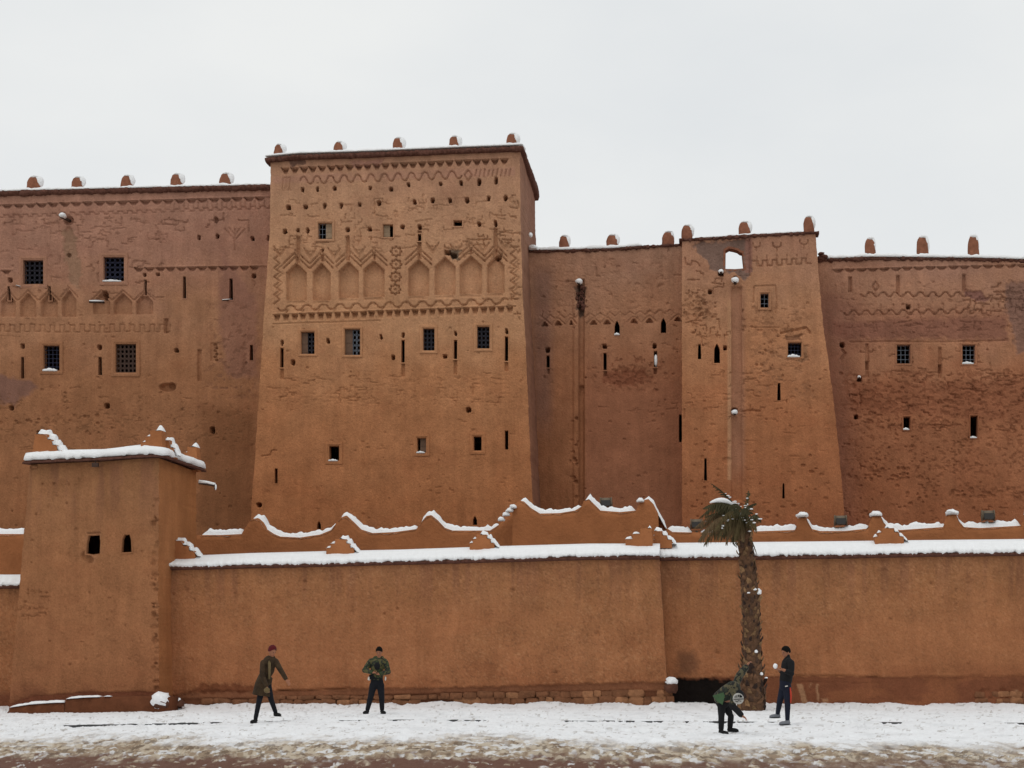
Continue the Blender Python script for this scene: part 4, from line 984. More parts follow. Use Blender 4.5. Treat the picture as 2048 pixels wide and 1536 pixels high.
# end face return of part A is its own right side; part B behind it
def exB(fc):
    e = np.interp(fc.PX, [1330, 1420, 1560, 1750, 1950, 2048, 2300], [1355, 1354, 1351, 1353, 1352, 1350, 1350])+(fbm(fc.PX/14, fc.PX*0, 78)-.5)*5
    low = smooth(0, 2.5, fc.PY-e); fc.D += low*.035; k = (low*.9)[..., None]
    cc = C(112, 64, 42)*(.85+.3*fbm(fc.PX/14, fc.PY/14, 80)[..., None]); fc.COLR = fc.COLR*(1-k)+cc*k
    fc.groove([(1575, 1351), (1700, 1352), (1760, 1354)], 1.6, .04); fc.groove([(1575, 1364), (1680, 1365), (1760, 1366)], 1.5, .03); fc.groove([(1840, 1349), (1900, 1350), (1960, 1348)], 1.5, -.03)
    fc.patch([(1350, 1300), (1390, 1290), (1405, 1330), (1402, 1356), (1345, 1356)], C(90, 58, 42), .65, 16)
    fc.patch([(1340, 1355), (1440, 1356), (1470, 1362), (1470, 1420), (1340, 1420)], C(26, 20, 18), 1, 5, .05)  # darkness of the recess painted near black into the plinth colour, dent only shallow
    for poly in ([(1590, 1366), (1606, 1366), (1613, 1385), (1614, 1410), (1600, 1410), (1597, 1385)], [(1620, 1366), (1628, 1366), (1625, 1380)], [(1636, 1368), (1644, 1368), (1638, 1405), (1633, 1405)], [(1640, 1397), (1655, 1396), (1655, 1410), (1642, 1410)], [(1574, 1380), (1580, 1382), (1578, 1408), (1573, 1408)], [(2024, 1380), (2034, 1376), (2032, 1400), (2026, 1400)]):
        fc.patch(poly, C(156, 112, 80), .9, 2, -.01, 30)
    fc.pits(1340, 1366, 2048, 1410, 120, rnd, (1.4, 4), (.015, .05)); fc.pits(1950, 1380, 2048, 1400, 20, rnd, (2, 5), (.04, .08))
    fc.paint(lambda x, y: smooth(1310, 1350, y)*smooth(.45, .6, fbm(x/70, y/24, 90))*(x > 1650), C(134, 80, 50), .7)
    fc.pit(1434, 1305, 3, 3, .04); fc.pit(1862, 1167, 3, 3, .04)
topB = [(1322, 1119), (1500, 1117), (1700, 1114), (1850, 1111), (2048, 1109), (2330, 1106)]
bkB = [(1322, 1086), (1500, 1084), (1700, 1082), (1850, 1080), (2048, 1078), (2330, 1075)]
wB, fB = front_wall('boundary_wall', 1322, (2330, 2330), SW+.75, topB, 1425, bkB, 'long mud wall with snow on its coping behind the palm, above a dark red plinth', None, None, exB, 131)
rubble(wB, fB, 1950, 2060, [(1384, 1394), (1397, 1408)], random.Random(9), 12, 26, .06, .4)
# short piece left of the watchtower
def exC(fc):
    fc.paint(lambda x, y: smooth(1380, 1395, y), C(110, 62, 42), .8)
topC = [(-380, 1180), (0, 1175), (48, 1174)]; bkC = [(-380, 1154), (0, 1149), (48, 1149)]
wC, fC = front_wall('boundary_wall', -380, (60, 60), SW+.4, topC, 1435, bkC, 'short end of lower mud wall left of the watchtower, thick snow on top', None, None, exC, 151)

# snow lumps and stepped merlons standing on the coping
def stepped(px_, base, top, wl, wr, s0, parent, steps=3, seed=0, sh=.095, snowl=True, snowr=True, slope_r=False, mt=None, pk=7):
    """stepped mud merlon: wl,wr reach of the steps left and right of the peak"""
    prof = []
    H_ = base-top
    for i in range(steps):
        xl = px_-wl*(1-i/steps)-pk*(i == steps) if wl else px_-pk/2; y0 = base-H_*i/steps; y1 = base-H_*(i+1)/steps
        prof += [(px_-pk/2-(wl-pk/2)*(1-i/steps), y0), (px_-pk/2-(wl-pk/2)*(1-i/steps), y1)] if wl else []
    if not wl: prof += [(px_-pk/2, base), (px_-pk/2, top)]
    rp = []
    for i in range(steps):
        if wr: rp += [(px_+pk/2+(wr-pk/2)*(1-i/steps), base-H_*i/steps), (px_+pk/2+(wr-pk/2)*(1-i/steps), base-H_*(i+1)/steps)]
    if not wr: rp = [(px_+pk/2, base), (px_+pk/2, top)]
    poly = prof+rp[::-1]
    poly[0] = (poly[0][0], base+8); poly[-1] = (poly[-1][0], base+8)
    V = [P(x, y, s0) for x, y in poly]+[P(x, y, s0)+M*.32 for x, y in poly]; n = len(poly)
    Fc = [tuple(range(n))[::-1], tuple(range(n, 2*n))]+[(i, (i+1) % n, n+(i+1) % n, n+i) for i in range(n)]
    o = mesh_obj('merlon', V, Fc, mt or MUDP, parent, shade=False)
    bv = o.modifiers.new('bevel', 'BEVEL'); bv.width = .025; bv.segments = 2
    r2 = random.Random(seed); st_ = [(px_-pk*.5, top-1), (px_, top-3), (px_+pk*.45, top-1)]
    if snowr and wr > 12:
        w_ = (wr-pk/2)/steps
        for i in range(steps-1, -1, -1):
            xe = px_+pk/2+w_*(steps-i); y1 = base-H_*(i+1)/steps
            if i < steps-1: st_ += [(xe-w_*.85, y1-2.5), (xe-w_*.3, y1-2.5), (xe, y1+1)]
            else: st_ += [(xe-w_*.2, y1)]
        st_ += [(px_+wr+5, base-2), (px_+wr+9, base)]
    snow_strip(st_, s0, 0, .18, .30, sh, o, seed, step=2.2, hang=.03)
    if snowl and wl:
        w_ = (wl-pk/2)/steps
        for i in range(steps-1):
            xe = px_-pk/2-w_*(steps-i); y1 = base-H_*(i+1)/steps; snow_strip([(xe-1, y1), (xe+w_*.5, y1-1), (xe+w_*.9, y1)], s0, 0, .18, .26, .06, o, seed+i, step=1.5, hang=.02)
    return o
stepped(350, 1112, 1081, 0, 40, SW+.45, wA, 3, 1)
stepped(682, 1104, 1078, 30, 26, SW+.5, wA, 3, 2, snowl=True)
stepped(963, 1094, 1069, 24, 26, SW+.5, wA, 3, 3)
stepped(1299, 1088, 1057, 48, 6, SW+.5, wA, 3, 4)
stepped(1312, 1088, 1062, 4, 32, SW+1.0, wB, 3, 5)
stepped(1776, 1081, 1056, 26, 32, SW+1.2, wB, 3, 6)

# ================================================================== WATCHTOWER (front left)
wt = empty('watchtower', label='low square mud tower with a snowy stepped roof and two small black windows', cat='tower')
BS = 41.9
BT = Facade('bastion', BS, .015, [(61, 920), (20, 1392), (16, 1440)], [(318, 908), (318, 1000), (316, 1150), (318, 1392), (320, 1440)], [(61, 922), (200, 918), (318, 911)], 1440, 2.2, 171, .025)
zone(BT, [(915, C(144, 97, 63)), (1000, C(144, 96, 63)), (1150, C(146, 95, 61)), (1380, C(141, 89, 57)), (1440, C(108, 62, 42))], 181)
e = 1390+(fbm(BT.PX/14, BT.PX*0, 8)-.5)*6-8*smooth(60, 180, BT.PX)+14*smooth(70, 20, BT.PX)
low = smooth(0, 2.5, BT.PY-e); k = (low*.9)[..., None]; BT.COLR = BT.COLR*(1-k)+C(112, 62, 42)*k; BT.D += low*.02
BT.paint(lambda x, y: smooth(.56, .7, fbm(x/18, y/120, 19))*smooth(1100, 930, y), C(124, 80, 60), .5)
for a in (0, 6):
    z = []
    for i in range(15): z += [(72+i*7.2+a, 958+(a > 0)*2+(12 if i % 2 else 0))]
    BT.groove(z, 1.2, -.02)
BT.groove([(60, 928), (74, 928), (74, 936), (62, 937), (60, 928)], 1.2, .03); BT.pits(36, 1180, 100, 1230, 26, rnd, (1.5, 4), (.02, .05)); BT.cracks(40, 1180, 100, 1240, 6, rnd, (10, 20), 1.5, .03)
BT.pits(60, 940, 310, 1380, 70, rnd, (1.2, 2.6), (.015, .04)); BT.pits(306, 1000, 318, 1380, 50, rnd, (2, 5), (.03, .09)); BT.patch([(165, 1060), (205, 1060), (206, 1108), (185, 1128), (166, 1108)], C(156, 106, 74), .5, 6)
BT.pit(172, 1112, 9, 9, .1); BT.pit(180, 1120, 6, 6, .1)
opening(BT, [(177, 1071), (199, 1070), (200, 1085), (199, 1107), (186, 1109), (172, 1107), (173, 1086)], wt, 'window', .12, 3, 'larger ragged black window with a lintel', proud=.01)
BT.groove([(176, 1066), (199, 1065)], 1.6, .05)
opening(BT, [(245, 1078), (249, 1070), (259, 1069), (262, 1080), (263, 1104), (243, 1105)], wt, 'window', .12, 3, 'smaller black window with rounded top', proud=.015)
BT.build(wt, 3.3, right_side=(30, C(156, 98, 56)))
# plinth with a ledge of snow
pl = [(14, 1424), (22, 1414), (60, 1409), (100, 1406), (131, 1405), (131, 1398), (170, 1395), (225, 1393), (318, 1392), (340, 1394)]
pp = resample(pl, 5); V = []
for i, (x, y) in enumerate(pp):
    b = P(x, y, BS-.55); nn = (float(fbm(x/7, 2, 9))-.5)*.08; V += [b+M*.7, b+M*(.06+nn), b+M*nn-np.array([0, 0, .05]), np.array([b[0], b[1], -.5]), np.array([b[0]+M[0]*.7, b[1]+M[1]*.7, -.5])]
Fc = []
for i in range(len(pp)-1):
    for j in range(5): Fc.append((i*5+j, i*5+(j+1) % 5, (i+1)*5+(j+1) % 5, (i+1)*5+j))
Fc += [tuple(range(5))[::-1], tuple((len(pp)-1)*5+j for j in range(5))]
mesh_obj('plinth', V, Fc, mat('plinth_mud', lin(102, 62, 42), 1, .25, 3, .03, 12, spec=.08), wt)
snow_strip([(20, 1415), (60, 1409), (100, 1406), (129, 1405)], BS-.55, 0, .0, .3, .06, wt, 3, hang=.0)
snow_strip([(133, 1398), (170, 1395), (200, 1394)], BS-.55, 0, .0, .3, .05, wt, 4, hang=.0); snow_strip([(208, 1393), (222, 1393)], BS-.55, 0, .0, .2, .03, wt, 5, hang=.0)
# roof slab and its deep snow
fr = [(44, 920), (110, 917), (200, 914), (300, 907), (322, 907)]
V = []; Vs = []
ring = [P(x, y, BS-.16) for x, y in resample(fr, 6)]
cor = ring[-1]
def roofside(t): return cor+U*.12+M*t+np.array([0, 0, 0])
for i in range(1, 24): ring.append(roofside(i*3.75/23))
for i in range(1, 20): ring.append(ring[len(resample(fr, 6))+22]-U*i*4.0/19*1.0)
cen = (ring[0]+roofside(3.7))/2
def roof(ring, lo, hi, inn, name, m2, seed, rag):
    n = len(ring); V = []
    for i, b in enumerate(ring):
        Z = np.array([0, 0, 1.0]); r = (float(fbm(i/2.2, seed, seed, 3))-.5)*rag; r2 = (float(fbm(i/1.7, seed+5, seed, 3))-.5)*rag
        d = cen-b; d[2] = 0; d /= np.linalg.norm(d)
        V += [b+d*.2+Z*(lo), b-d*(r)+Z*(lo+r2), b-d*(r-.02)+Z*(lo+(hi-lo)*.45+r2*.5), b+d*(.10)+Z*(lo+(hi-lo)*.85+r2*.3), b+d*inn*.6+Z*(hi+.04+r2*.4), b+d*inn+Z*(hi+.10)]
    Fc = []
    for i in range(n):
        for j in range(5): Fc.append((i*6+j, i*6+j+1, ((i+1) % n)*6+j+1, ((i+1) % n)*6+j))
    Fc.append(tuple(i*6+5 for i in range(n))); Fc.append(tuple(i*6 for i in range(n))[::-1])
    return mesh_obj(name, V, Fc, m2, wt)
roof(ring, -.10, .02, .5, 'cornice', MUDD, 3, .05)
roof(ring, .0, .25, .8, 'snow_cap', SNOW, 6, .2)
ZB = BS+.22
stepped(78, 912, 868, 14, 46, ZB-.1, wt, 4, 11, sh=.13, snowl=False, pk=14)
stepped(316, 906, 861, 44, 9, ZB-.05, wt, 4, 12, sh=.13, pk=13)
q = P(388, 925, BS+3.3); 
stepped(386, 934, 894, 30, 10, BS+3.0, wt, 4, 13, sh=.13, pk=12); stepped(330, 910, 880, 8, 18, BS+.7, wt, 2, 14, snowl=False)
# lamp under the eave and the snowy spout on the right side
mb = MB(); p = Vector(P(191, 921, BS-.1)); mb.tube([p, p-Vector((0, 0, .08))], .02, 6); mb.box(p-Vector((0, 0, .13)), (.09, .06, .06)); mb.build('lamp', WOODB, wt, shade=False)
a = P(398, 966, BS+2.6); b = P(430, 971, BS+2.6); mb = MB(); mb.tube([a, b], .035, 8); mb.tube([b, b-np.array([0, 0, .12])], .03, 8); so_ = mb.build('water_spout', WOODB, wt)
mb = MB(); mb.tube([a+np.array([0, 0, .04]), (a+b)/2+np.array([0, 0, .06]), b+np.array([0, 0, .04])], [.06, .045, .04], 8); mb.ell(b+np.array([.02, 0, -.05]), (.035, .035, .09), 8, 6, nz=.1); mb.build('snow_cap', SNOW, so_)

# rocks with snow beside the wall foot
def rock(px_, py_, w, h, s0, sh, label, seed, snowh=.12, cat='rock'):
    sc_ = F/s0; c = P(px_, py_, s0); mb = MB(); mb.ell((0, 0, 0), (w/2/sc_, w/2/sc_, h/2/sc_), 9, 6, nz=.32, seed=seed)
    o = mb.build('rock', mat('dark_rock%d' % seed, lin(88, 56, 42), .95, .3, 6, .03, 12), None); o.location = c; tag(o, label, cat)
    ms = MB(); ms.ell((0, 0, h/2/sc_*.7), (w/2/sc_*sh, w/2/sc_*sh, snowh), 14, 9, nz=.16, seed=seed+1); ms.build('snow_cap', SNOW, o)
rock(322, 1408, 40, 20, BS-.45, 1.0, 'dark boulder with a peaked heap of snow at the watchtower corner', 3, .24)
rock(357, 1408, 24, 16, SW-.9, .5, 'small dark stone with a snow ball on top at the wall foot', 5, .09)
rock(1343, 1372, 26, 26, SW-.05, .9, 'broken stone with snow at the end of the wall left of the palm', 8, .12)

# ================================================================== INNER CRENELLATED WALL
iw = empty('crenellated_wall', label='inner mud wall with swooping snow covered merlons between the front wall and the fortress', cat='wall')
def prof_wall(pts, s0, th, seed, step=3, rows_=10):
    pts = resample(pts, step); n = len(pts); V = []; Fc = []
    tops = []
    for i, (x, y) in enumerate(pts):
        b = P(x, y, s0); tops.append(b); zt = b[2]
        for j in range(rows_+1):
            t = (j/rows_)**1.5; z = zt*(1-t)+(-.5)*t; o_ = (float(fbm(b[0]*2, z*2, seed))-.5)*.08 if j else .0
            V.append(np.array([b[0], b[1], z])+M*(o_-.02*t*4))
        V.append(b+M*th); V.append(np.array([b[0]+M[0]*th, b[1]+M[1]*th, -.5]))
    m_ = rows_+3
    for i in range(n-1):
        for j in range(m_-1): Fc.append((i*m_+j, i*m_+j+1, (i+1)*m_+j+1, (i+1)*m_+j)) if j != rows_ else None
        Fc.append((i*m_, (i+1)*m_, (i+1)*m_+rows_+1, i*m_+rows_+1)); Fc.append((i*m_+rows_+1, (i+1)*m_+rows_+1, (i+1)*m_+rows_+2, i*m_+rows_+2))
    for e_ in (0, (n-1)*m_):
        Fc.append((e_, e_+rows_, e_+rows_+2, e_+rows_+1))
    return mesh_obj('wall', V, Fc, MUDP, iw)
lpts = [(-320, 1068), (60, 1068), (250, 1072), (398, 1070), (440, 1070), (483, 1068), (489, 1058), (497, 1045), (505, 1038), (515, 1036), (524, 1044), (532, 1058), (545, 1067), (560, 1073), (600, 1075), (640, 1069), (662, 1060), (672, 1047), (682, 1035), (692, 1031), (704, 1042), (720, 1058), (745, 1066), (790, 1064), (833, 1058), (842, 1045), (853, 1032), (862, 1030), (874, 1040), (888, 1055), (905, 1061), (980, 1061), (1000, 1048), (1015, 1030), (1040, 1015)]
prof_wall(lpts, 48, .4, 201)
hp = [(1025, 1016), (1032, 1006), (1040, 1001), (1048, 1003), (1062, 1016), (1080, 1027), (1120, 1026), (1150, 1021), (1163, 1013), (1167, 1002), (1178, 998), (1190, 1010), (1201, 1021), (1240, 1024), (1272, 1021), (1277, 1010), (1287, 1000), (1297, 998), (1307, 1008), (1316, 1026)]
prof_wall(hp, 47.2, 1.2, 202)
rp = [(1300, 1010), (1316, 1026), (1323, 1040), (1333, 1056), (1345, 1064), (1400, 1065), (1500, 1063), (1590, 1060), (1595, 1048), (1599, 1036), (1612, 1034), (1616, 1044), (1624, 1058), (1640, 1062), (1690, 1062), (1735, 1057), (1741, 1046), (1745, 1033), (1762, 1032), (1767, 1044), (1777, 1056), (1800, 1060), (1887, 1054), (1893, 1042), (1897, 1030), (1913, 1029), (1918, 1042), (1928, 1054), (1960, 1056), (2046, 1051), (2052, 1040), (2056, 1028), (2070, 1028), (2076, 1042), (2090, 1054), (2330, 1052)]
prof_wall(rp, 48, .4, 203)
snow_strip([(-320, 1068), (43, 1068)], 48, 0, .25, .55, .19, iw, 21, hang=.05)
snow_strip([(400, 1070), (440, 1070), (484, 1068)], 48, 0, .25, .5, .19, iw, 22)
snow_strip([(500, 1041), (510, 1037), (520, 1040), (530, 1055), (545, 1067), (562, 1073), (600, 1075), (640, 1069), (662, 1060), (670, 1051)], 48, 0, .25, .5, .16, iw, 23)
snow_strip([(676, 1042), (683, 1035), (692, 1032), (704, 1042), (720, 1058), (745, 1066), (790, 1064), (833, 1058)], 48, 0, .25, .5, .16, iw, 24)
snow_strip([(838, 1051), (846, 1040), (854, 1032), (863, 1031), (874, 1040), (888, 1055), (905, 1061), (980, 1061), (996, 1051)], 48, 0, .25, .5, .16, iw, 25)
for i, (x, y) in enumerate([(1003, 1042), (1012, 1032), (1019, 1024), (1026, 1017), (1281, 1004)]): snow_blob('snow_cap', P(x, y-2, 47.15), (.12, .14, .10), iw, 60+i)
snow_strip([(1039, 1002), (1048, 1003), (1062, 1016), (1080, 1027), (1120, 1026), (1150, 1021), (1163, 1014)], 47.2, 0, .25, .5, .14, iw, 26)
snow_strip([(1170, 1000), (1179, 998), (1190, 1010), (1201, 1021), (1240, 1024), (1271, 1021)], 47.2, 0, .25, .5, .16, iw, 27)
snow_strip([(1286, 1000), (1297, 998), (1307, 1008), (1314, 1022), (1323, 1040), (1333, 1056)], 47.6, 0, .25, .4, .12, iw, 28)
snow_strip([(1335, 1058), (1345, 1064), (1384, 1065)], 48, 0, .25, .5, .18, iw, 29); snow_strip([(1400, 1066), (1470, 1064)], 48, 0, .25, .4, .12, iw, 35)
snow_strip([(1510, 1063), (1560, 1062), (1588, 1060), (1593, 1052)], 48, 0, .25, .5, .19, iw, 30)
snow_strip([(1613, 1038), (1618, 1048), (1626, 1059), (1640, 1063), (1690, 1062), (1730, 1058), (1738, 1052)], 48, 0, .25, .5, .16, iw, 31)
snow_strip([(1763, 1036), (1770, 1048), (1780, 1057), (1800, 1060), (1886, 1054), (1890, 1048)], 48, 0, .25, .5, .18, iw, 32)
snow_strip([(1914, 1033), (1921, 1046), (1930, 1054), (1960, 1056), (2044, 1051)], 48, 0, .25, .5, .18, iw, 33); snow_strip([(2078, 1044), (2090, 1054), (2330, 1052)], 48, 0, .25, .5, .18, iw, 34)
for i, (x, y) in enumerate([(1605, 1034), (1753, 1032), (1905, 1029), (2063, 1028)]): snow_blob('snow_cap', np.array(P(x, y-3, 47.95))+M*.2, (.19, .3, .13), iw, 70+i)

# ================================================================== FLOODLIGHTS
def floodlight(px_, py_, label):
    s0 = 48.3; c = P(px_, py_, s0); o = empty('floodlight', tuple(c), label=label, cat='floodlight', group='floodlights behind the inner wall')
    o.rotation_euler = (0, 0, -AL)
    hs = MB(); n = 14
    hs.tube([(-.16, .0, .0), (.16, 0, .0)], .155, n); h = hs.build('housing', LAMPM, o)
    for s_ in (-1, 1):
        m_ = MB(); m_.tube([(s_*.165, 0, 0), (s_*.19, 0, 0)], .175, n); m_.build('end_plate', LAMPM, o)
    m_ = MB(); m_.box((0, -.13, -.03), (.145, .04, .09)); m_.build('glass', LAMPG, o, shade=False)
    m_ = MB(); m_.tube([(-.2, 0, 0), (-.2, 0, -.22), (.2, 0, -.22), (.2, 0, 0)], .015, 6); m_.build('bracket', LAMPM, o)
    m_ = MB(); m_.tube([(0, 0, -.22), (0, 0, -c[2]+.0)], .04, 8); m_.build('post', LAMPM, o)
    return o
floodlight(1212, 1005, 'drum floodlight over the raised middle stretch of the inner wall')
floodlight(1393, 1048, 'drum floodlight half behind the palm fronds')
floodlight(1681, 1041, 'drum floodlight at the foot of the right tower corner')
floodlight(1976, 1031, 'drum floodlight rightmost above the inner wall')

# ================================================================== PALM
pb = P(1503, 1414, 41.0-.3); pb[2] = 0
palm = empty('palm_tree', tuple(pb), label='date palm with a shaggy trunk and drooping windblown fronds dusted with snow', cat='palm tree')
S0 = F/pb[1]
def PL(px_, py_, dy=0): return Vector(((px_-1503)/S0, dy, (1418-py_)/S0))
TR = mat('palm_trunk', lin(92, 66, 48), 1, .4, 9, .04, 16)
cl = [(1503, 1424, 27), (1503, 1400, 28), (1505, 1380, 26), (1506, 1350, 22), (1507, 1310, 19), (1507, 1250, 18.5), (1507, 1200, 19), (1504, 1150, 17), (1501, 1110, 15.5), (1499, 1080, 15), (1498, 1055, 12), (1498, 1040, 6)]
mb = MB(); cc_ = []
for i in range(60):
    t = i/59*(len(cl)-1); a = int(min(t, len(cl)-2)); f = t-a; cc_.append([cl[a][q_]*(1-f)+cl[a+1][q_]*f for q_ in range(3)])
mb.tube([PL(a, b) for a, b, c in cc_], [c/S0*.93*(1+.04*sin(i*1.7)) for i, (a, b, c) in enumerate(cc_)], 18); mb.build('trunk', TR, palm)
lbm = []
for v in range(5):
    m_ = MB(); r2 = random.Random(v)
    w = .075+r2.uniform(-.01, .02); L = .16+r2.uniform(0, .07)
    pts = [(-w, 0, 0), (w, 0, 0), (w*.75, .07, L*.6), (r2.uniform(-.01, .02), .10, L), (-w*.75, .06, L*.6), (0, .055, .03), (0, .10, L*.55)]
    m_.add(pts, [(0, 1, 5), (1, 2, 6, 5), (5, 6, 4, 0), (2, 3, 6), (6, 3, 4), (4, 3, 2, 1, 0)]); me = mesh_obj('leaf_base', m_.v, m_.f, mat('leaf_base%d' % v, [lin(128, 98, 68), lin(74, 54, 42), lin(98, 70, 50), lin(52, 38, 32), lin(110, 84, 58)][v], 1, .5, 12, .01, 30), None, shade=False, link=False); lbo = me; me = me.data; bpy.data.objects.remove(lbo); lbm.append(me)
r2 = random.Random(12); k = 0
for i in range(300):
    t = i/299; y = 1412-t*(1412-1068); j = np.interp(y, [c[1] for c in cc_[::-1]], [c[0] for c in cc_[::-1]]); rd = np.interp(y, [c[1] for c in cc_[::-1]], [c[2] for c in cc_[::-1]])/S0
    th = i*2.39996
    c = PL(j, y); o = bpy.data.objects.new('leaf_base', lbm[r2.randrange(5)]); o.parent = palm; COL.objects.link(o)
    o.location = c+Vector((cos(th)*rd*.90, sin(th)*rd*.90, -.04)); sc_ = r2.uniform(.6, 1.1)*(1.05 if y > 1330 else .8)
    o.scale = (sc_, sc_*r2.uniform(.6, 1.5), sc_); o.rotation_euler = (r2.uniform(.0, .45), r2.uniform(-.5, .5), th-pi/2+r2.uniform(-.3, .3))
def loc_snow(px_, py_, dy, r, sd_): 
    m_ = MB(); m_.ell(PL(px_, py_, dy), r, 11, 8, nz=.16, seed=sd_, flat=r[2]*.6); m_.build('snow_cap', SNOW, palm)
loc_snow(1521, 1186, -.1, (.09, .09, .1), 1); loc_snow(1513, 1181, -.2, (.06, .06, .04), 2); loc_snow(1512, 1302, -.26, (.045, .045, .05), 3); loc_snow(1522, 1345, -.2, (.04, .04, .05), 4)
for i, (x, y) in enumerate([(1500, 1188), (1530, 1352), (1505, 1067), (1507, 1055), (1503, 1040), (1495, 1045), (1500, 1025), (1510, 1023), (1478, 1008)]): loc_snow(x, y, -.28 if y > 1100 else -.3, (.045, .03, .022), 20+i)
FR = [mat('frond_green', lin(66, 62, 40), .9, .3, 5), mat('frond_brown', lin(98, 80, 56), .95, .3, 5), mat('frond_dry', lin(84, 72, 46), .95, .3, 5)]
def frond(p0, p1, p2, p3, mt, n=46, L=.30, droop=.7, seed=0, snow=None, thick=.012, spread=1):
    r3 = random.Random(seed); pts = []
    for i in range(n+1):
        t = i/n; pts.append(p0*(1-t)**3+p1*3*t*(1-t)**2+p2*3*t*t*(1-t)+p3*t**3)
    m_ = MB(); m_.tube(pts[::3]+[pts[-1]], [thick*(1-.8*i/(len(pts[::3]))) for i in range(len(pts[::3])+1)], 5)
    for i in range(4, n+1):
        t = i/n; tg = (pts[min(i+1, n)]-pts[i-1]).normalized(); sd_ = tg.cross(Vector((0, 0, 1))); sd_ = sd_.normalized() if sd_.length > .1 else Vector((0, 1, 0))
        for s_ in (-1, 1):
            ll = L*(sin(pi*min(t*.9+.12, 1))**.6)*r3.uniform(.45, 1.2)
            d = (sd_*s_*spread*r3.uniform(.3, 1.2)+tg*.75+Vector((0, 0, -droop*r3.uniform(.6, 1.5)))+Vector((r3.uniform(-.25, .1), r3.uniform(-.2, .2), 0))).normalized()
            e1 = pts[i]+d*ll*.5; e2 = pts[i]+d*ll*.85+Vector((0, 0, -ll*.28*droop)); w = .011*r3.uniform(.8, 1.3); wv = d.cross(Vector((.3, 1, .2))).normalized()*w
            b = len(m_.v); m_.v += [tuple(pts[i]-wv*.6), tuple(pts[i]+wv*.6), tuple(e1+wv), tuple(e1-wv), tuple(e2)]; m_.f += [(b, b+1, b+2, b+3), (b+3, b+2, b+4)]
    o = m_.build('frond', mt, palm, shade=False)
    if snow:
        ms = MB()
        if snow[0] == 'band':
            a, b_ = int(snow[1]*n), int(snow[2]*n); seg = pts[a:b_:3]; m2 = len(seg)
            ms.tube([p+Vector((0, 0, .05)) for p in seg], [.012+.055*sin(pi*(i+.5)/m2) for i in range(m2)], 8)
        else:
            for i in range(snow[1]):
                t = r3.uniform(.1, .95); p = pts[int(t*n)]; ms.ell(p+Vector((r3.uniform(-.03, .03), -.03, .02)), (r3.uniform(.02, .05), .025, r3.uniform(.008, .02)), 8, 6, nz=.2, seed=i)
        sc_o = ms.build('snow_cap', SNOW, o)
        if snow[0] == 'dots': sc_o['kind'] = 'stuff'
    return o
c0 = (1497, 1062)
def Q(x, y, d): return PL(x, y, d)
frond(Q(1497, 1060, 0), Q(1488, 1015, -.2), Q(1455, 992, -.4), Q(1408, 1026, -.6), FR[0], 60, .42, 1.1, 1, ('band', .42, .93), spread=.6)
frond(Q(1498, 1058, 0), Q(1492, 1022, 0), Q(1470, 992, -.1), Q(1430, 970, -.2), FR[0], 56, .26, .4, 2, ('dots', 14), spread=.6)
frond(Q(1497, 1060, 0), Q(1485, 1020, .2), Q(1450, 1010, .3), Q(1398, 1060, .3), FR[1], 60, .45, 1.3, 3, None)
frond(Q(1497, 1062, 0), Q(1480, 1030, -.3), Q(1440, 1025, -.5), Q(1412, 1075, -.7), FR[1], 60, .42, 1.4, 4, ('dots', 5))
frond(Q(1496, 1064, 0), Q(1478, 1035, -.4), Q(1452, 1035, -.7), Q(1436, 1090, -.8), FR[2], 56, .38, 1.4, 5, ('dots', 7))
frond(Q(1496, 1066, 0), Q(1482, 1042, -.4), Q(1462, 1045, -.5), Q(1455, 1098, -.6), FR[1], 50, .34, 1.5, 6, None)
frond(Q(1497, 1070, 0), Q(1488, 1052, -.3), Q(1474, 1060, -.4), Q(1477, 1100, -.5), FR[2], 40, .2, 1.2, 7, None)
frond(Q(1495, 1066, 0), Q(1478, 1066, -.2), Q(1462, 1078, -.2), Q(1480, 1100, -.3), FR[0], 40, .12, .8, 8, None, .02)
frond(Q(1499, 1058, 0), Q(1502, 1025, 0), Q(1508, 1000, .2), Q(1514, 980, .4), FR[0], 40, .18, .3, 9, ('dots', 6), spread=.6)
frond(Q(1500, 1058, 0), Q(1506, 1020, .2), Q(1518, 1005, .5), Q(1534, 1004, .8), FR[0], 40, .2, .5, 10, None)
frond(Q(1500, 1060, 0), Q(1510, 1030, -.2), Q(1520, 1025, -.4), Q(1526, 1050, -.5), FR[0], 44, .26, 1.2, 11, ('dots', 6))
frond(Q(1500, 1062, 0), Q(1510, 1040, .3), Q(1520, 1040, .6), Q(1518, 1080, .9), FR[1], 44, .26, 1.2, 12, None)
frond(Q(1497, 1060, 0), Q(1490, 1025, .4), Q(1470, 1010, .9), Q(1430, 1030, 1.3), FR[0], 50, .34, 1.0, 13, None)
frond(Q(1497, 1060, 0), Q(1492, 1022, -.4), Q(1480, 1005, -.8), Q(1455, 1025, -1.2), FR[0], 50, .34, 1.1, 14, ('dots', 8))
frond(Q(1498, 1060, 0), Q(1496, 1025, -.4), Q(1492, 1005, -.9), Q(1486, 1040, -1.3), FR[0], 50, .32, 1.2, 15, ('dots', 8))
frond(Q(1498, 1064, 0), Q(1504, 1040, -.4), Q(1510, 1038, -.7), Q(1512, 1075, -.9), FR[2], 40, .24, 1.3, 16, ('dots', 5))
frond(Q(1496, 1066, 0), Q(1470, 1045, .1), Q(1430, 1040, .1), Q(1404, 1088, 0), FR[1], 60, .40, 1.5, 17, None)
frond(Q(1496, 1066, 0), Q(1474, 1040, .5), Q(1446, 1042, .8), Q(1424, 1092, .9), FR[2], 56, .38, 1.5, 18, None)
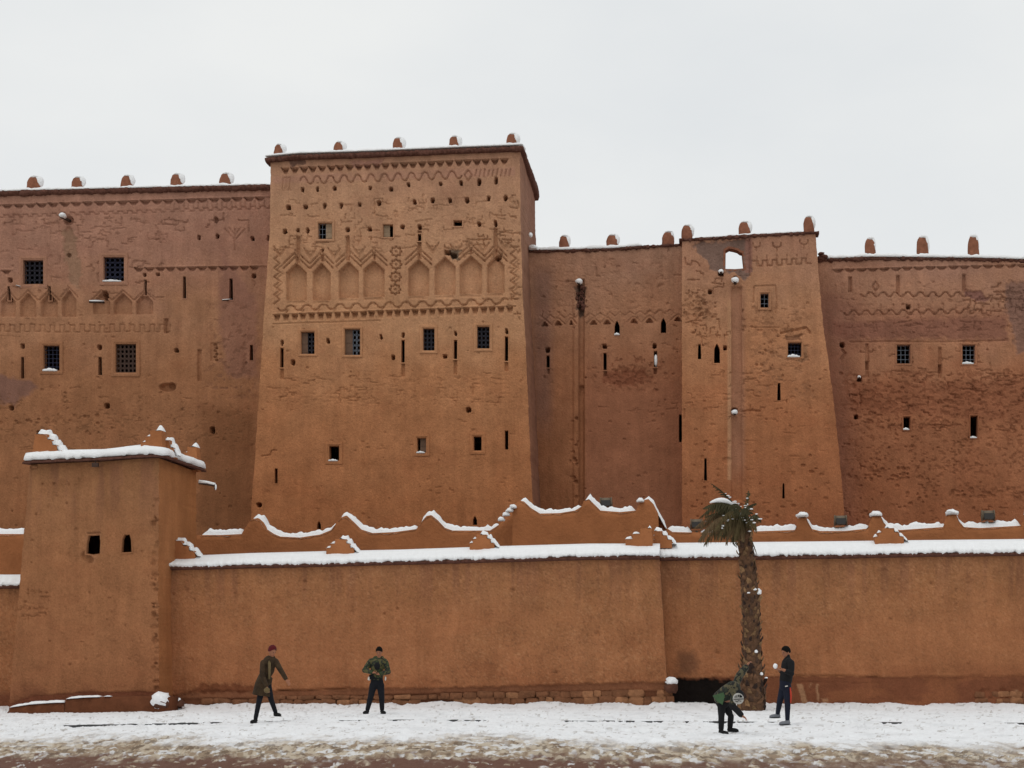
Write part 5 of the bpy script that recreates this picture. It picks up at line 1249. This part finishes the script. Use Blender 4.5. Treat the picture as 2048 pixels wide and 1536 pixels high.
for i_, (mx_, my_, ex, ey, d_) in enumerate([(1455, 1015, 1412, 1062, .5), (1462, 1022, 1428, 1072, -.9), (1450, 1030, 1404, 1078, -.4), (1470, 1030, 1446, 1090, -.3), (1474, 1026, 1462, 1082, .6), (1482, 1036, 1470, 1094, -.7), (1466, 1002, 1440, 1018, .2), (1482, 1044, 1490, 1092, -.6), (1455, 1000, 1406, 1042, .1)]):
    frond(Q(1497, 1062, 0), Q((mx_+1500)/2, my_-8, d_*.3), Q(mx_, my_-6, d_*.7), Q(ex, ey, d_), FR[(1, 2, 1, 0, 1, 2, 0, 1, 0)[i_]], 56, .36, 1.4, 40+i_, ('dots', 3) if i_ % 3 == 0 else None)
frond(Q(1505, 1080, -.2), Q(1512, 1085, -.2), Q(1514, 1095, -.2), Q(1518, 1112, -.3), FR[2], 20, .08, .5, 19, None, .02)

# ================================================================== PEOPLE
SKIN = mat('skin', lin(150, 100, 74), .6, .05, 8); BLK = mat('black_cloth', (.008, .008, .009), .95, .2, 12); TRS = mat('dark_trousers', (.006, .0065, .010), .95, .2, 12)
NAVY = mat('navy_trousers', (.007, .009, .02), .9, .2, 12); COAT = mat('olive_brown_coat', lin(56, 42, 27), .95, .5, 7, .03, 9); BEAN = mat('dark_red_wool', lin(80, 16, 22), .95, .2, 20)
CAM = camo('camouflage', lin(78, 74, 40), lin(22, 22, 20), lin(46, 58, 28), 11); CAM2 = camo('dark_camouflage', lin(80, 74, 52), lin(20, 20, 18), lin(34, 42, 28), 12)
HAIR = mat('dark_hair', (.006, .005, .004), .9, .2, 30, spec=.1); SHOE = mat('grey_shoe', lin(112, 114, 120), .8, .2, 20); SHOEB = mat('black_shoe', (.006, .006, .006), .8, .2, 20)
WHITE = mat('white_cloth', lin(210, 205, 195), .9, .05, 9); SCF = mat('tan_scarf', lin(104, 88, 60), .95, .2, 12); ORG = mat('orange_stripe', lin(176, 58, 38), .8, .1, 9); GREN = mat('green_cloth', lin(62, 86, 58), .9, .2, 8); EYE = mat('eye', (.01, .01, .01), .3, .05, 5)
LIP = mat('lips', lin(140, 80, 66), .6, .05, 5)

def remesh(name, mb, m2, vox, parent, sm=2):
    o = mb.build('tmp', m2, None, shade=True)
    r = o.modifiers.new('r', 'REMESH'); r.mode = 'VOXEL'; r.voxel_size = vox; r.use_smooth_shade = True
    if sm: s_ = o.modifiers.new('s', 'SMOOTH'); s_.factor = .5; s_.iterations = sm
    dg = bpy.context.evaluated_depsgraph_get(); dg.update(); me = bpy.data.meshes.new_from_object(o.evaluated_get(dg)); me.name = name
    old = o.data; bpy.data.objects.remove(o); bpy.data.meshes.remove(old)
    me.materials.clear(); me.materials.append(m2)
    n = bpy.data.objects.new(name, me); n.parent = parent; COL.objects.link(n); return n
def limb(mb, pts, rad, n=12, sq=(1, 1)):
    """tapering limb with rounded ends"""
    P_ = []; R_ = []
    for i in range(len(pts)-1):
        for q_ in range(4):
            t = q_/4; P_.append(pts[i].lerp(pts[i+1], t)); R_.append(rad[i]*(1-t)+rad[i+1]*t)
    P_.append(pts[-1]); R_.append(rad[-1]); mb.tube(P_, R_, n, sq); 
    for p, r in zip(pts, rad): mb.ell(p, (r*.98, r*.98, r*.98), n, 8)
def hand(mb, wrist, d, palmn, s=1, curl=.5, left=False):
    """palm, four unequal bent fingers, thumb from the side of the palm"""
    d = Vector(d).normalized(); n = Vector(palmn); n = (n-d*n.dot(d)).normalized(); sd_ = d.cross(n).normalized()*(1 if left else -1)
    R = Matrix((sd_, d, n)).transposed()
    c = wrist+d*.048*s; mb.ell(c, (.040*s, .050*s, .018*s), 12, 8, R); mb.tube([wrist-d*.03*s, wrist+d*.02*s], [.026*s, .028*s], 10)
    for i, (o_, L) in enumerate(((.028, .062), (.010, .070), (-.010, .066), (-.028, .052))):
        a = wrist+d*.082*s+sd_*o_*s; b = a+(d*cos(curl*.6)+n*sin(curl*.6)).normalized()*L*.5*s; e_ = b+(d*cos(curl*1.7)+n*sin(curl*1.7)).normalized()*L*.5*s
        limb(mb, [a-d*.01*s, b, e_], [.0095*s, .009*s, .0075*s], 7)
    a = wrist+d*.025*s+sd_*.032*s; b = a+(sd_*.8+d*.5+n*.3).normalized()*.032*s; e_ = b+(d*.8+n*.6+sd_*.1).normalized()*.03*s
    limb(mb, [a, b, e_], [.013*s, .011*s, .009*s], 7)
def head(mb, c, fwd, up=(0, 0, 1), s=1.0):
    f = Vector(fwd).normalized(); u = Vector(up); u = (u-f*u.dot(f)).normalized(); r = f.cross(u).normalized()
    R = Matrix((r, f, u)).transposed(); c = Vector(c)
    mb.ell(c+u*.02*s, (.074*s, .094*s, .098*s), 16, 12, R); mb.ell(c+f*.022*s-u*.055*s, (.054*s, .062*s, .062*s), 14, 10, R)
    mb.ell(c+f*.098*s-u*.018*s, (.013*s, .020*s, .024*s), 8, 6, R); mb.ell(c+f*.082*s-u*.062*s, (.024*s, .012*s, .010*s), 8, 6, R); mb.ell(c+f*.06*s-u*.098*s, (.022*s, .025*s, .018*s), 8, 6, R)
    mb.ell(c+f*.078*s+u*.024*s, (.046*s, .016*s, .012*s), 10, 6, R)
    for q_ in (-1, 1): mb.ell(c+r*q_*.077*s-u*.012*s-f*.005*s, (.010*s, .020*s, .032*s), 8, 6, R)
    return R
def face_bits(c, R, parent, s=1.0):
    c = Vector(c)
    for q_ in (-1, 1):
        m_ = MB(); m_.ell(c+R @ Vector((q_*.030, .084, .004))*s, (.011*s, .008*s, .007*s), 8, 6, R); m_.build('eye', EYE, parent)
    m_ = MB(); m_.ell(c+R @ Vector((0, .091, -.062))*s, (.020*s, .008*s, .0065*s), 8, 6, R); m_.build('mouth', LIP, parent)
def hair(c, R, parent, s=1.0, m2=HAIR, name='hair', low=-.02, seed=1):
    m_ = MB(); c = Vector(c); b = len(m_.v); rr_ = random.Random(seed); n, k_ = 18, 9
    for i in range(k_+1):
        ph = (pi*.64)*i/k_
        for j in range(n):
            th = 2*pi*j/n; front = max(0, sin(th)); p2 = ph*(1-.44*front)
            q_ = Vector((sin(p2)*cos(th)*.084, sin(p2)*sin(th)*.102, cos(p2)*.108+.022)); q_ *= (1+rr_.uniform(-.03, .03)); m_.v.append(tuple(c+R @ q_*s))
    for i in range(k_):
        for j in range(n): m_.f.append((i*n+j, (i+1)*n+j, (i+1)*n+(j+1) % n, i*n+(j+1) % n))
    m_.f.append(tuple(range(n))[::-1]); m_.f.append(tuple(k_*n+j for j in range(n)))
    return m_.build(name, m2, parent)
def shoe(ankle, d, parent, m2, s=1.0):
    m_ = MB(); d = Vector(d); d.z = 0; d.normalize(); sd_ = Vector((-d.y, d.x, 0)); R = Matrix((d, sd_, Vector((0, 0, 1)))).transposed(); a = Vector(ankle); a = Vector((a.x, a.y, a.z))
    m_.ell(a+d*.055*s-Vector((0, 0, .045*s)), (.125*s, .046*s, .042*s), 14, 8, R, flat=.03*s); m_.ell(a+d*.12*s-Vector((0, 0, .052*s)), (.065*s, .048*s, .032*s), 12, 8, R, flat=.024*s)
    m_.tube([a-d*.01*s-Vector((0, 0, .05*s)), a+Vector((0, 0, .035*s))], [.05*s, .045*s], 10); 
    o = remesh('shoe', m_, m2, .012, parent, 1)
    m_ = MB(); m_.ell(a+d*.06*s-Vector((0, 0, .078*s)), (.14*s, .052*s, .012*s), 14, 6, R); m_.build('sole', SHOEB, o)
    return o
class Fig:
    def __init__(s, fx, fy, label, sc=None):
        zf = float(gz(fx)); s.Y = (CAMZ-zf-.03)*F/(fy-1300); s.S = F/s.Y; s.fx, s.fy = fx, fy
        s.root = empty('person', ((fx-1024)/s.S, s.Y, zf+.03), label=label, cat='person')
    def J(s, x, y, d=0): return Vector(((x-s.fx)/s.S, d, (s.fy-y)/s.S))
    def legs(s, body, cloth, L, m2, name='trousers', hipr=.10, r=(.088, .062, .048), shoes=None):
        for hip, knee, ank in L:
            limb(body, [hip, knee, ank], [r[0]*.9, r[1]*.85, .042]); limb(cloth, [hip, knee, ank+(knee-ank).normalized()*.03], [r[0], r[1], r[2]+.004])

# ---- the boy in a dark red woollen hat and long coat
f = Fig(524, 1440, 'boy in dark red woollen hat and long olive brown coat, legs apart, arm swung out'); J = f.J
bd = MB(); ct_ = MB(); tr = MB()
hp = J(540, 1368); n_ = J(549, 1316, -.02); hd = J(552, 1303, -.04)
HL = [(J(534, 1372, .02), J(529, 1402, -.06), J(523, 1433, -.02)), (J(546, 1372, -.02), J(552, 1397, .06), J(559, 1421, .22))]
f.legs(bd, tr, HL, TRS); tr.ell(J(540, 1367), (.15, .11, .11), 14, 10)
bd.ell(J(540, 1364), (.13, .10, .13), 14, 10); limb(bd, [J(541, 1355), J(546, 1325)], [.11, .13], 14, (1, .75)); limb(bd, [J(548, 1325), J(551, 1310, -.02)], [.06, .05])
R = head(bd, hd, (.75, -.62, -.30)); 
# coat: torso, skirt, sleeves
limb(ct_, [J(547, 1323), J(544, 1340), J(538, 1358)], [.155, .15, .165], 16, (1, .78))
ct_.tube([J(541, 1350), J(536, 1366), J(533, 1388)], [.165, .19, .215], 18, (1, .74)); limb(ct_, [J(545, 1318), J(552, 1317)], [.075, .085])
aR = [J(559, 1322, -.02), J(570, 1338, -.08), J(582, 1355, -.16)]; aL = [J(536, 1325, -.08), J(536, 1348, -.22), J(546, 1369, -.26)]
for a_ in (aR, aL): limb(ct_, a_, [.075, .062, .05]); limb(bd, a_, [.055, .045, .032])
hand(bd, aR[2]+Vector((.03, -.02, -.05)), (.6, -.3, -.7), (-.3, -.9, 0), 1, .5); hand(bd, aL[2]+Vector((.02, -.02, -.05)), (.25, -.2, -1), (.6, -.6, 0), 1, 1.2, True)
remesh('body', bd, SKIN, .0085, f.root, 1); remesh('coat', ct_, COAT, .014, f.root); remesh('trousers', tr, TRS, .014, f.root)
hair(hd+Vector((0, .004, .014)), R, f.root, 1.10, BEAN, 'woollen_hat'); face_bits(hd, R, f.root)
m_ = MB(); m_.tube([J(547, 1317, -.10), J(549, 1325, -.17), J(550, 1340, -.17), J(549, 1356, -.15)], [.03, .035, .03, .028], 8); m_.tube([J(543, 1316, 0), J(549, 1319, -.10), J(555, 1316, 0), J(549, 1313, .06), J(543, 1316, 0)], .035, 8); m_.build('scarf', SCF, f.root)
shoe(HL[0][2], (-.3, -.6, 0), f.root, SHOEB); shoe(HL[1][2], (.6, -.5, 0), f.root, SHOEB)
m_ = MB(); c_ = J(548, 1377, -.33); m_.ell((0, 0, 0), (.068, .06, .065), 14, 10, nz=.05); o = m_.build('ball', SCF, None); o.location = Vector(f.root.location)+c_; tag(o, 'tan round ball in the lowered hand of the boy in the coat', 'ball')

# ---- the boy facing us in camouflage
f = Fig(757, 1424, 'boy with short black hair in green camouflage jacket, both hands held at his belly'); J = f.J
bd = MB(); ct_ = MB(); tr = MB(); hd = J(763, 1303, -.05)
HL = [(J(752, 1368), J(747, 1392, -.03), J(741, 1416, .0)), (J(766, 1368), J(769, 1392, -.03), J(770, 1416, 0))]
f.legs(bd, tr, HL, TRS, r=(.10, .072, .055)); tr.ell(J(759, 1362), (.165, .11, .13), 14, 10); tr.tube([J(759, 1350), J(759, 1366)], .15, 14, (1, .7))
bd.ell(J(759, 1360), (.14, .10, .13)); limb(bd, [J(759, 1350), J(760, 1328)], [.12, .14], 14, (1, .7)); limb(bd, [J(761, 1322), J(763, 1311, -.02)], [.065, .052])
R = head(bd, hd, (-.12, -.85, -.42))
limb(ct_, [J(760, 1326), J(759, 1338), J(759, 1349)], [.165, .16, .165], 16, (1, .74)); limb(ct_, [J(747, 1322), J(773, 1322)], [.08, .08]); limb(ct_, [J(755, 1316), J(768, 1316)], [.06, .06])
aL = [J(745, 1324, 0), J(735, 1339, -.03), J(750, 1343, -.2)]; aR = [J(775, 1324, 0), J(781, 1342, -.04), J(767, 1346, -.2)]
for a_ in (aR, aL): limb(ct_, a_, [.08, .072, .05]); limb(bd, a_, [.055, .045, .032])
hand(bd, aL[2], (.9, -.35, -.1), (.2, -.4, .8), 1, .6); hand(bd, aR[2], (-.9, -.35, -.1), (-.2, -.4, .8), 1, .6, True)
remesh('body', bd, SKIN, .0085, f.root, 1); remesh('jacket', ct_, CAM, .014, f.root); remesh('trousers', tr, TRS, .014, f.root)
hair(hd, R, f.root, 1.02); face_bits(hd, R, f.root)
m_ = MB(); m_.tube([J(757, 1348, -.02), J(757, 1357, -.03)], [.172, .168], 16, (1, .72)); m_.build('shirt_hem', BLK, f.root)
for sx_, sr_ in ((744, .055), (776, .03)):
    m_ = MB(); m_.ell(J(sx_, 1355, -.05), (sr_*.7, .03, .05), 10, 8, nz=.1); m_.build('shirt_tail', WHITE, f.root)
m_ = MB(); m_.ell(J(760, 1331, -.145), (.075, .03, .10), 12, 8, nz=.04); m_.build('shirt_front', BLK, f.root)
for hx, d in ((741, (-.45, -.9, 0)), (770, (.5, -.85, 0))): shoe(J(hx, 1416, 0), d, f.root, SHOEB)

# ---- the boy bending down beside the palm
f = Fig(1436, 1461, 'boy bending over in dark camouflage with one arm raised, round pale emblem on his cap'); J = f.J
bd = MB(); ct_ = MB(); tr = MB(); hd = J(1463, 1390, -.16)
HL = [(J(1434, 1406, .0), J(1433, 1428, -.02), J(1432, 1454, 0)), (J(1444, 1408, .1), J(1453, 1428, .08), J(1452, 1450, .18))]
f.legs(bd, tr, HL, BLK, r=(.085, .062, .05)); tr.ell(J(1437, 1402, .04), (.14, .12, .10), 14, 10)
bd.ell(J(1437, 1400, .04), (.12, .10, .10)); limb(bd, [J(1438, 1396, .03), J(1457, 1376, -.06)], [.11, .12]); limb(bd, [J(1460, 1377, -.08), J(1462, 1384, -.12)], [.055, .05])
R = head(bd, hd, (.35, -.62, -.72), (.55, -.55, .35), .95)
limb(ct_, [J(1433, 1392, .03), J(1444, 1384, 0), J(1457, 1374, -.06)], [.135, .155, .145], 16); ct_.tube([J(1441, 1384, .02), J(1430, 1394, .05), J(1424, 1398, .06)], [.13, .135, .11], 14)
aU = [J(1463, 1369, .06), J(1472, 1350, .10), J(1486, 1334, .16)]; aD = [J(1460, 1382, -.16), J(1452, 1406, -.20), J(1469, 1425, -.28)]
limb(ct_, aU, [.075, .075, .065]); limb(bd, aU, [.05, .045, .032]); limb(bd, aD, [.05, .045, .032]); limb(ct_, [aD[0], aD[1]], [.075, .065])
bs = MB(); limb(bs, [aD[1], aD[1].lerp(aD[2], .9)], [.066, .058]); 
hand(bd, aU[2]+Vector((.02, 0, .03)), (.55, 0, .8), (.8, -.2, -.5), .95, .8); hand(bd, aD[2], (.75, -.2, -.5), (-.3, -.2, -.9), .95, .7)
remesh('body', bd, SKIN, .0085, f.root, 1); remesh('jacket', ct_, CAM2, .013, f.root); remesh('trousers', tr, BLK, .013, f.root); remesh('sleeve', bs, BLK, .013, f.root)
face_bits(hd, R, f.root, .95); capo = hair(hd+Vector((0, 0, .01)), R, f.root, 1.10, BLK, 'cap')
m_ = MB(); ec = J(1463, 1393, -.30); m_.tube([ec+Vector((0, .03, 0)), ec], [.105, .10], 26); em = m_.build('emblem', mat('emblem_grey', lin(168, 166, 160), .9, .15, 14), f.root, shade=False)
def mark(x0, z0, x1, z1, w):
    m2 = MB(); a = Vector((x0, 0, z0)); b = Vector((x1, 0, z1)); c = (a+b)/2; L_ = (b-a).length/2; an = math.atan2(z1-z0, x1-x0); m2.box(ec+Vector((c.x, -.004, c.z)), (L_, .004, w), Matrix.Rotation(-an, 3, 'Y')); return m2
mk = MB()
for a in [(-.095, -.012, .095, -.004, .006), (.0, .035, .0, .072, .010), (.02, .038, .07, .042, .016), (.02, .06, .045, .062, .012), (-.05, .02, -.05, .06, .004), (-.03, .02, -.03, .066, .004), (-.07, .02, -.07, .045, .004), (-.06, -.04, -.03, -.06, .005), (-.03, -.06, .0, -.035, .005), (0, -.035, .05, -.05, .005)]:
    b = mark(*a); mk.add(b.v, b.f)
mk.build('emblem_marks', BLK, em, shade=False)
for a_, b_ in (((1420, 1383, -.12), (1436, 1404, -.15)),):
    m_ = MB(); V = [J(1416, 1388, -.10), J(1441, 1380, -.14), J(1434, 1405, -.15), J(1424, 1399, -.11)]; V2 = [v+Vector((0, .03, 0)) for v in V]; m_.hexa(V+V2); m_.build('green_flap', GREN, f.root, shade=False)
shoe(HL[0][2], (.7, -.7, 0), f.root, SHOEB, .95); shoe(HL[1][2], (.9, -.4, 0), f.root, SHOEB, .95)

# ---- the boy in profile holding a snowball
f = Fig(1558, 1444, 'boy in black jacket and navy trousers with an orange side stripe, standing side on'); J = f.J
bd = MB(); ct_ = MB(); tr = MB(); hd = J(1564, 1304, 0)
HL = [(J(1557, 1374, .06), J(1549, 1400, .06), J(1548, 1424, .30)), (J(1563, 1374, -.06), J(1562, 1404, -.08), J(1562, 1436, 0))]
f.legs(bd, tr, HL, NAVY, r=(.092, .066, .045)); tr.ell(J(1560, 1370), (.13, .15, .12), 14, 10); tr.tube([J(1560, 1356), J(1560, 1372)], [.12, .125], 14, (1, 1.15))
bd.ell(J(1560, 1368), (.11, .14, .12)); limb(bd, [J(1561, 1355), J(1565, 1328)], [.105, .12], 14, (1, 1.15)); limb(bd, [J(1567, 1322), J(1566, 1311)], [.06, .05])
R = head(bd, hd, (-.93, -.25, -.2))
limb(ct_, [J(1566, 1326), J(1564, 1342), J(1561, 1360)], [.13, .14, .135], 16, (1, 1.2)); limb(ct_, [J(1567, 1322, -.13), J(1567, 1322, .13)], [.075, .075]); limb(ct_, [J(1566, 1317), J(1566, 1312)], [.07, .06])
aN = [J(1570, 1325, -.18), J(1569, 1345, -.24), J(1552, 1338, -.30)]; aF = [J(1566, 1325, .16), J(1561, 1344, .14), J(1546, 1337, -.04)]
limb(ct_, aN[:2]+[J(1558, 1341, -.28)], [.075, .062, .052]); limb(ct_, aF[:2]+[J(1552, 1340, .04)], [.072, .06, .05])
for a_ in (aN, aF): limb(bd, a_, [.05, .042, .032])
hand(bd, aN[2], (-.95, .1, .1), (0, .3, 1), 1, .7); hand(bd, aF[2], (-.9, -.2, .1), (.1, -.3, 1), 1, .8, True)
remesh('body', bd, SKIN, .0085, f.root, 1); remesh('jacket', ct_, BLK, .013, f.root); remesh('trousers', tr, NAVY, .013, f.root)
hair(hd, R, f.root, 1.03); face_bits(hd, R, f.root)
m_ = MB(); m_.tube([J(1567, 1372, -.165), J(1568, 1388, -.16), J(1567, 1402, -.15)], [.014, .02, .012], 8, (1, .5)); m_.build('side_stripe', ORG, f.root)
m_ = MB(); m_.tube([J(1562, 1369, -.17), J(1557, 1370, -.16)], .012, 6); m_.build('drawstring', WHITE, f.root)
shoe(HL[0][2], (-.95, -.2, 0), f.root, SHOE, 1.05); shoe(HL[1][2], (-.95, -.2, 0), f.root, SHOE, 1.05)
m_ = MB(); m_.ell((0, 0, 0), (.048, .045, .055), 12, 9, nz=.07, seed=4); o = m_.build('snowball', SNOW, None); o.location = Vector(f.root.location)+J(1539, 1331, -.17); tag(o, 'white snowball held up by the boy in the black jacket', 'snowball')
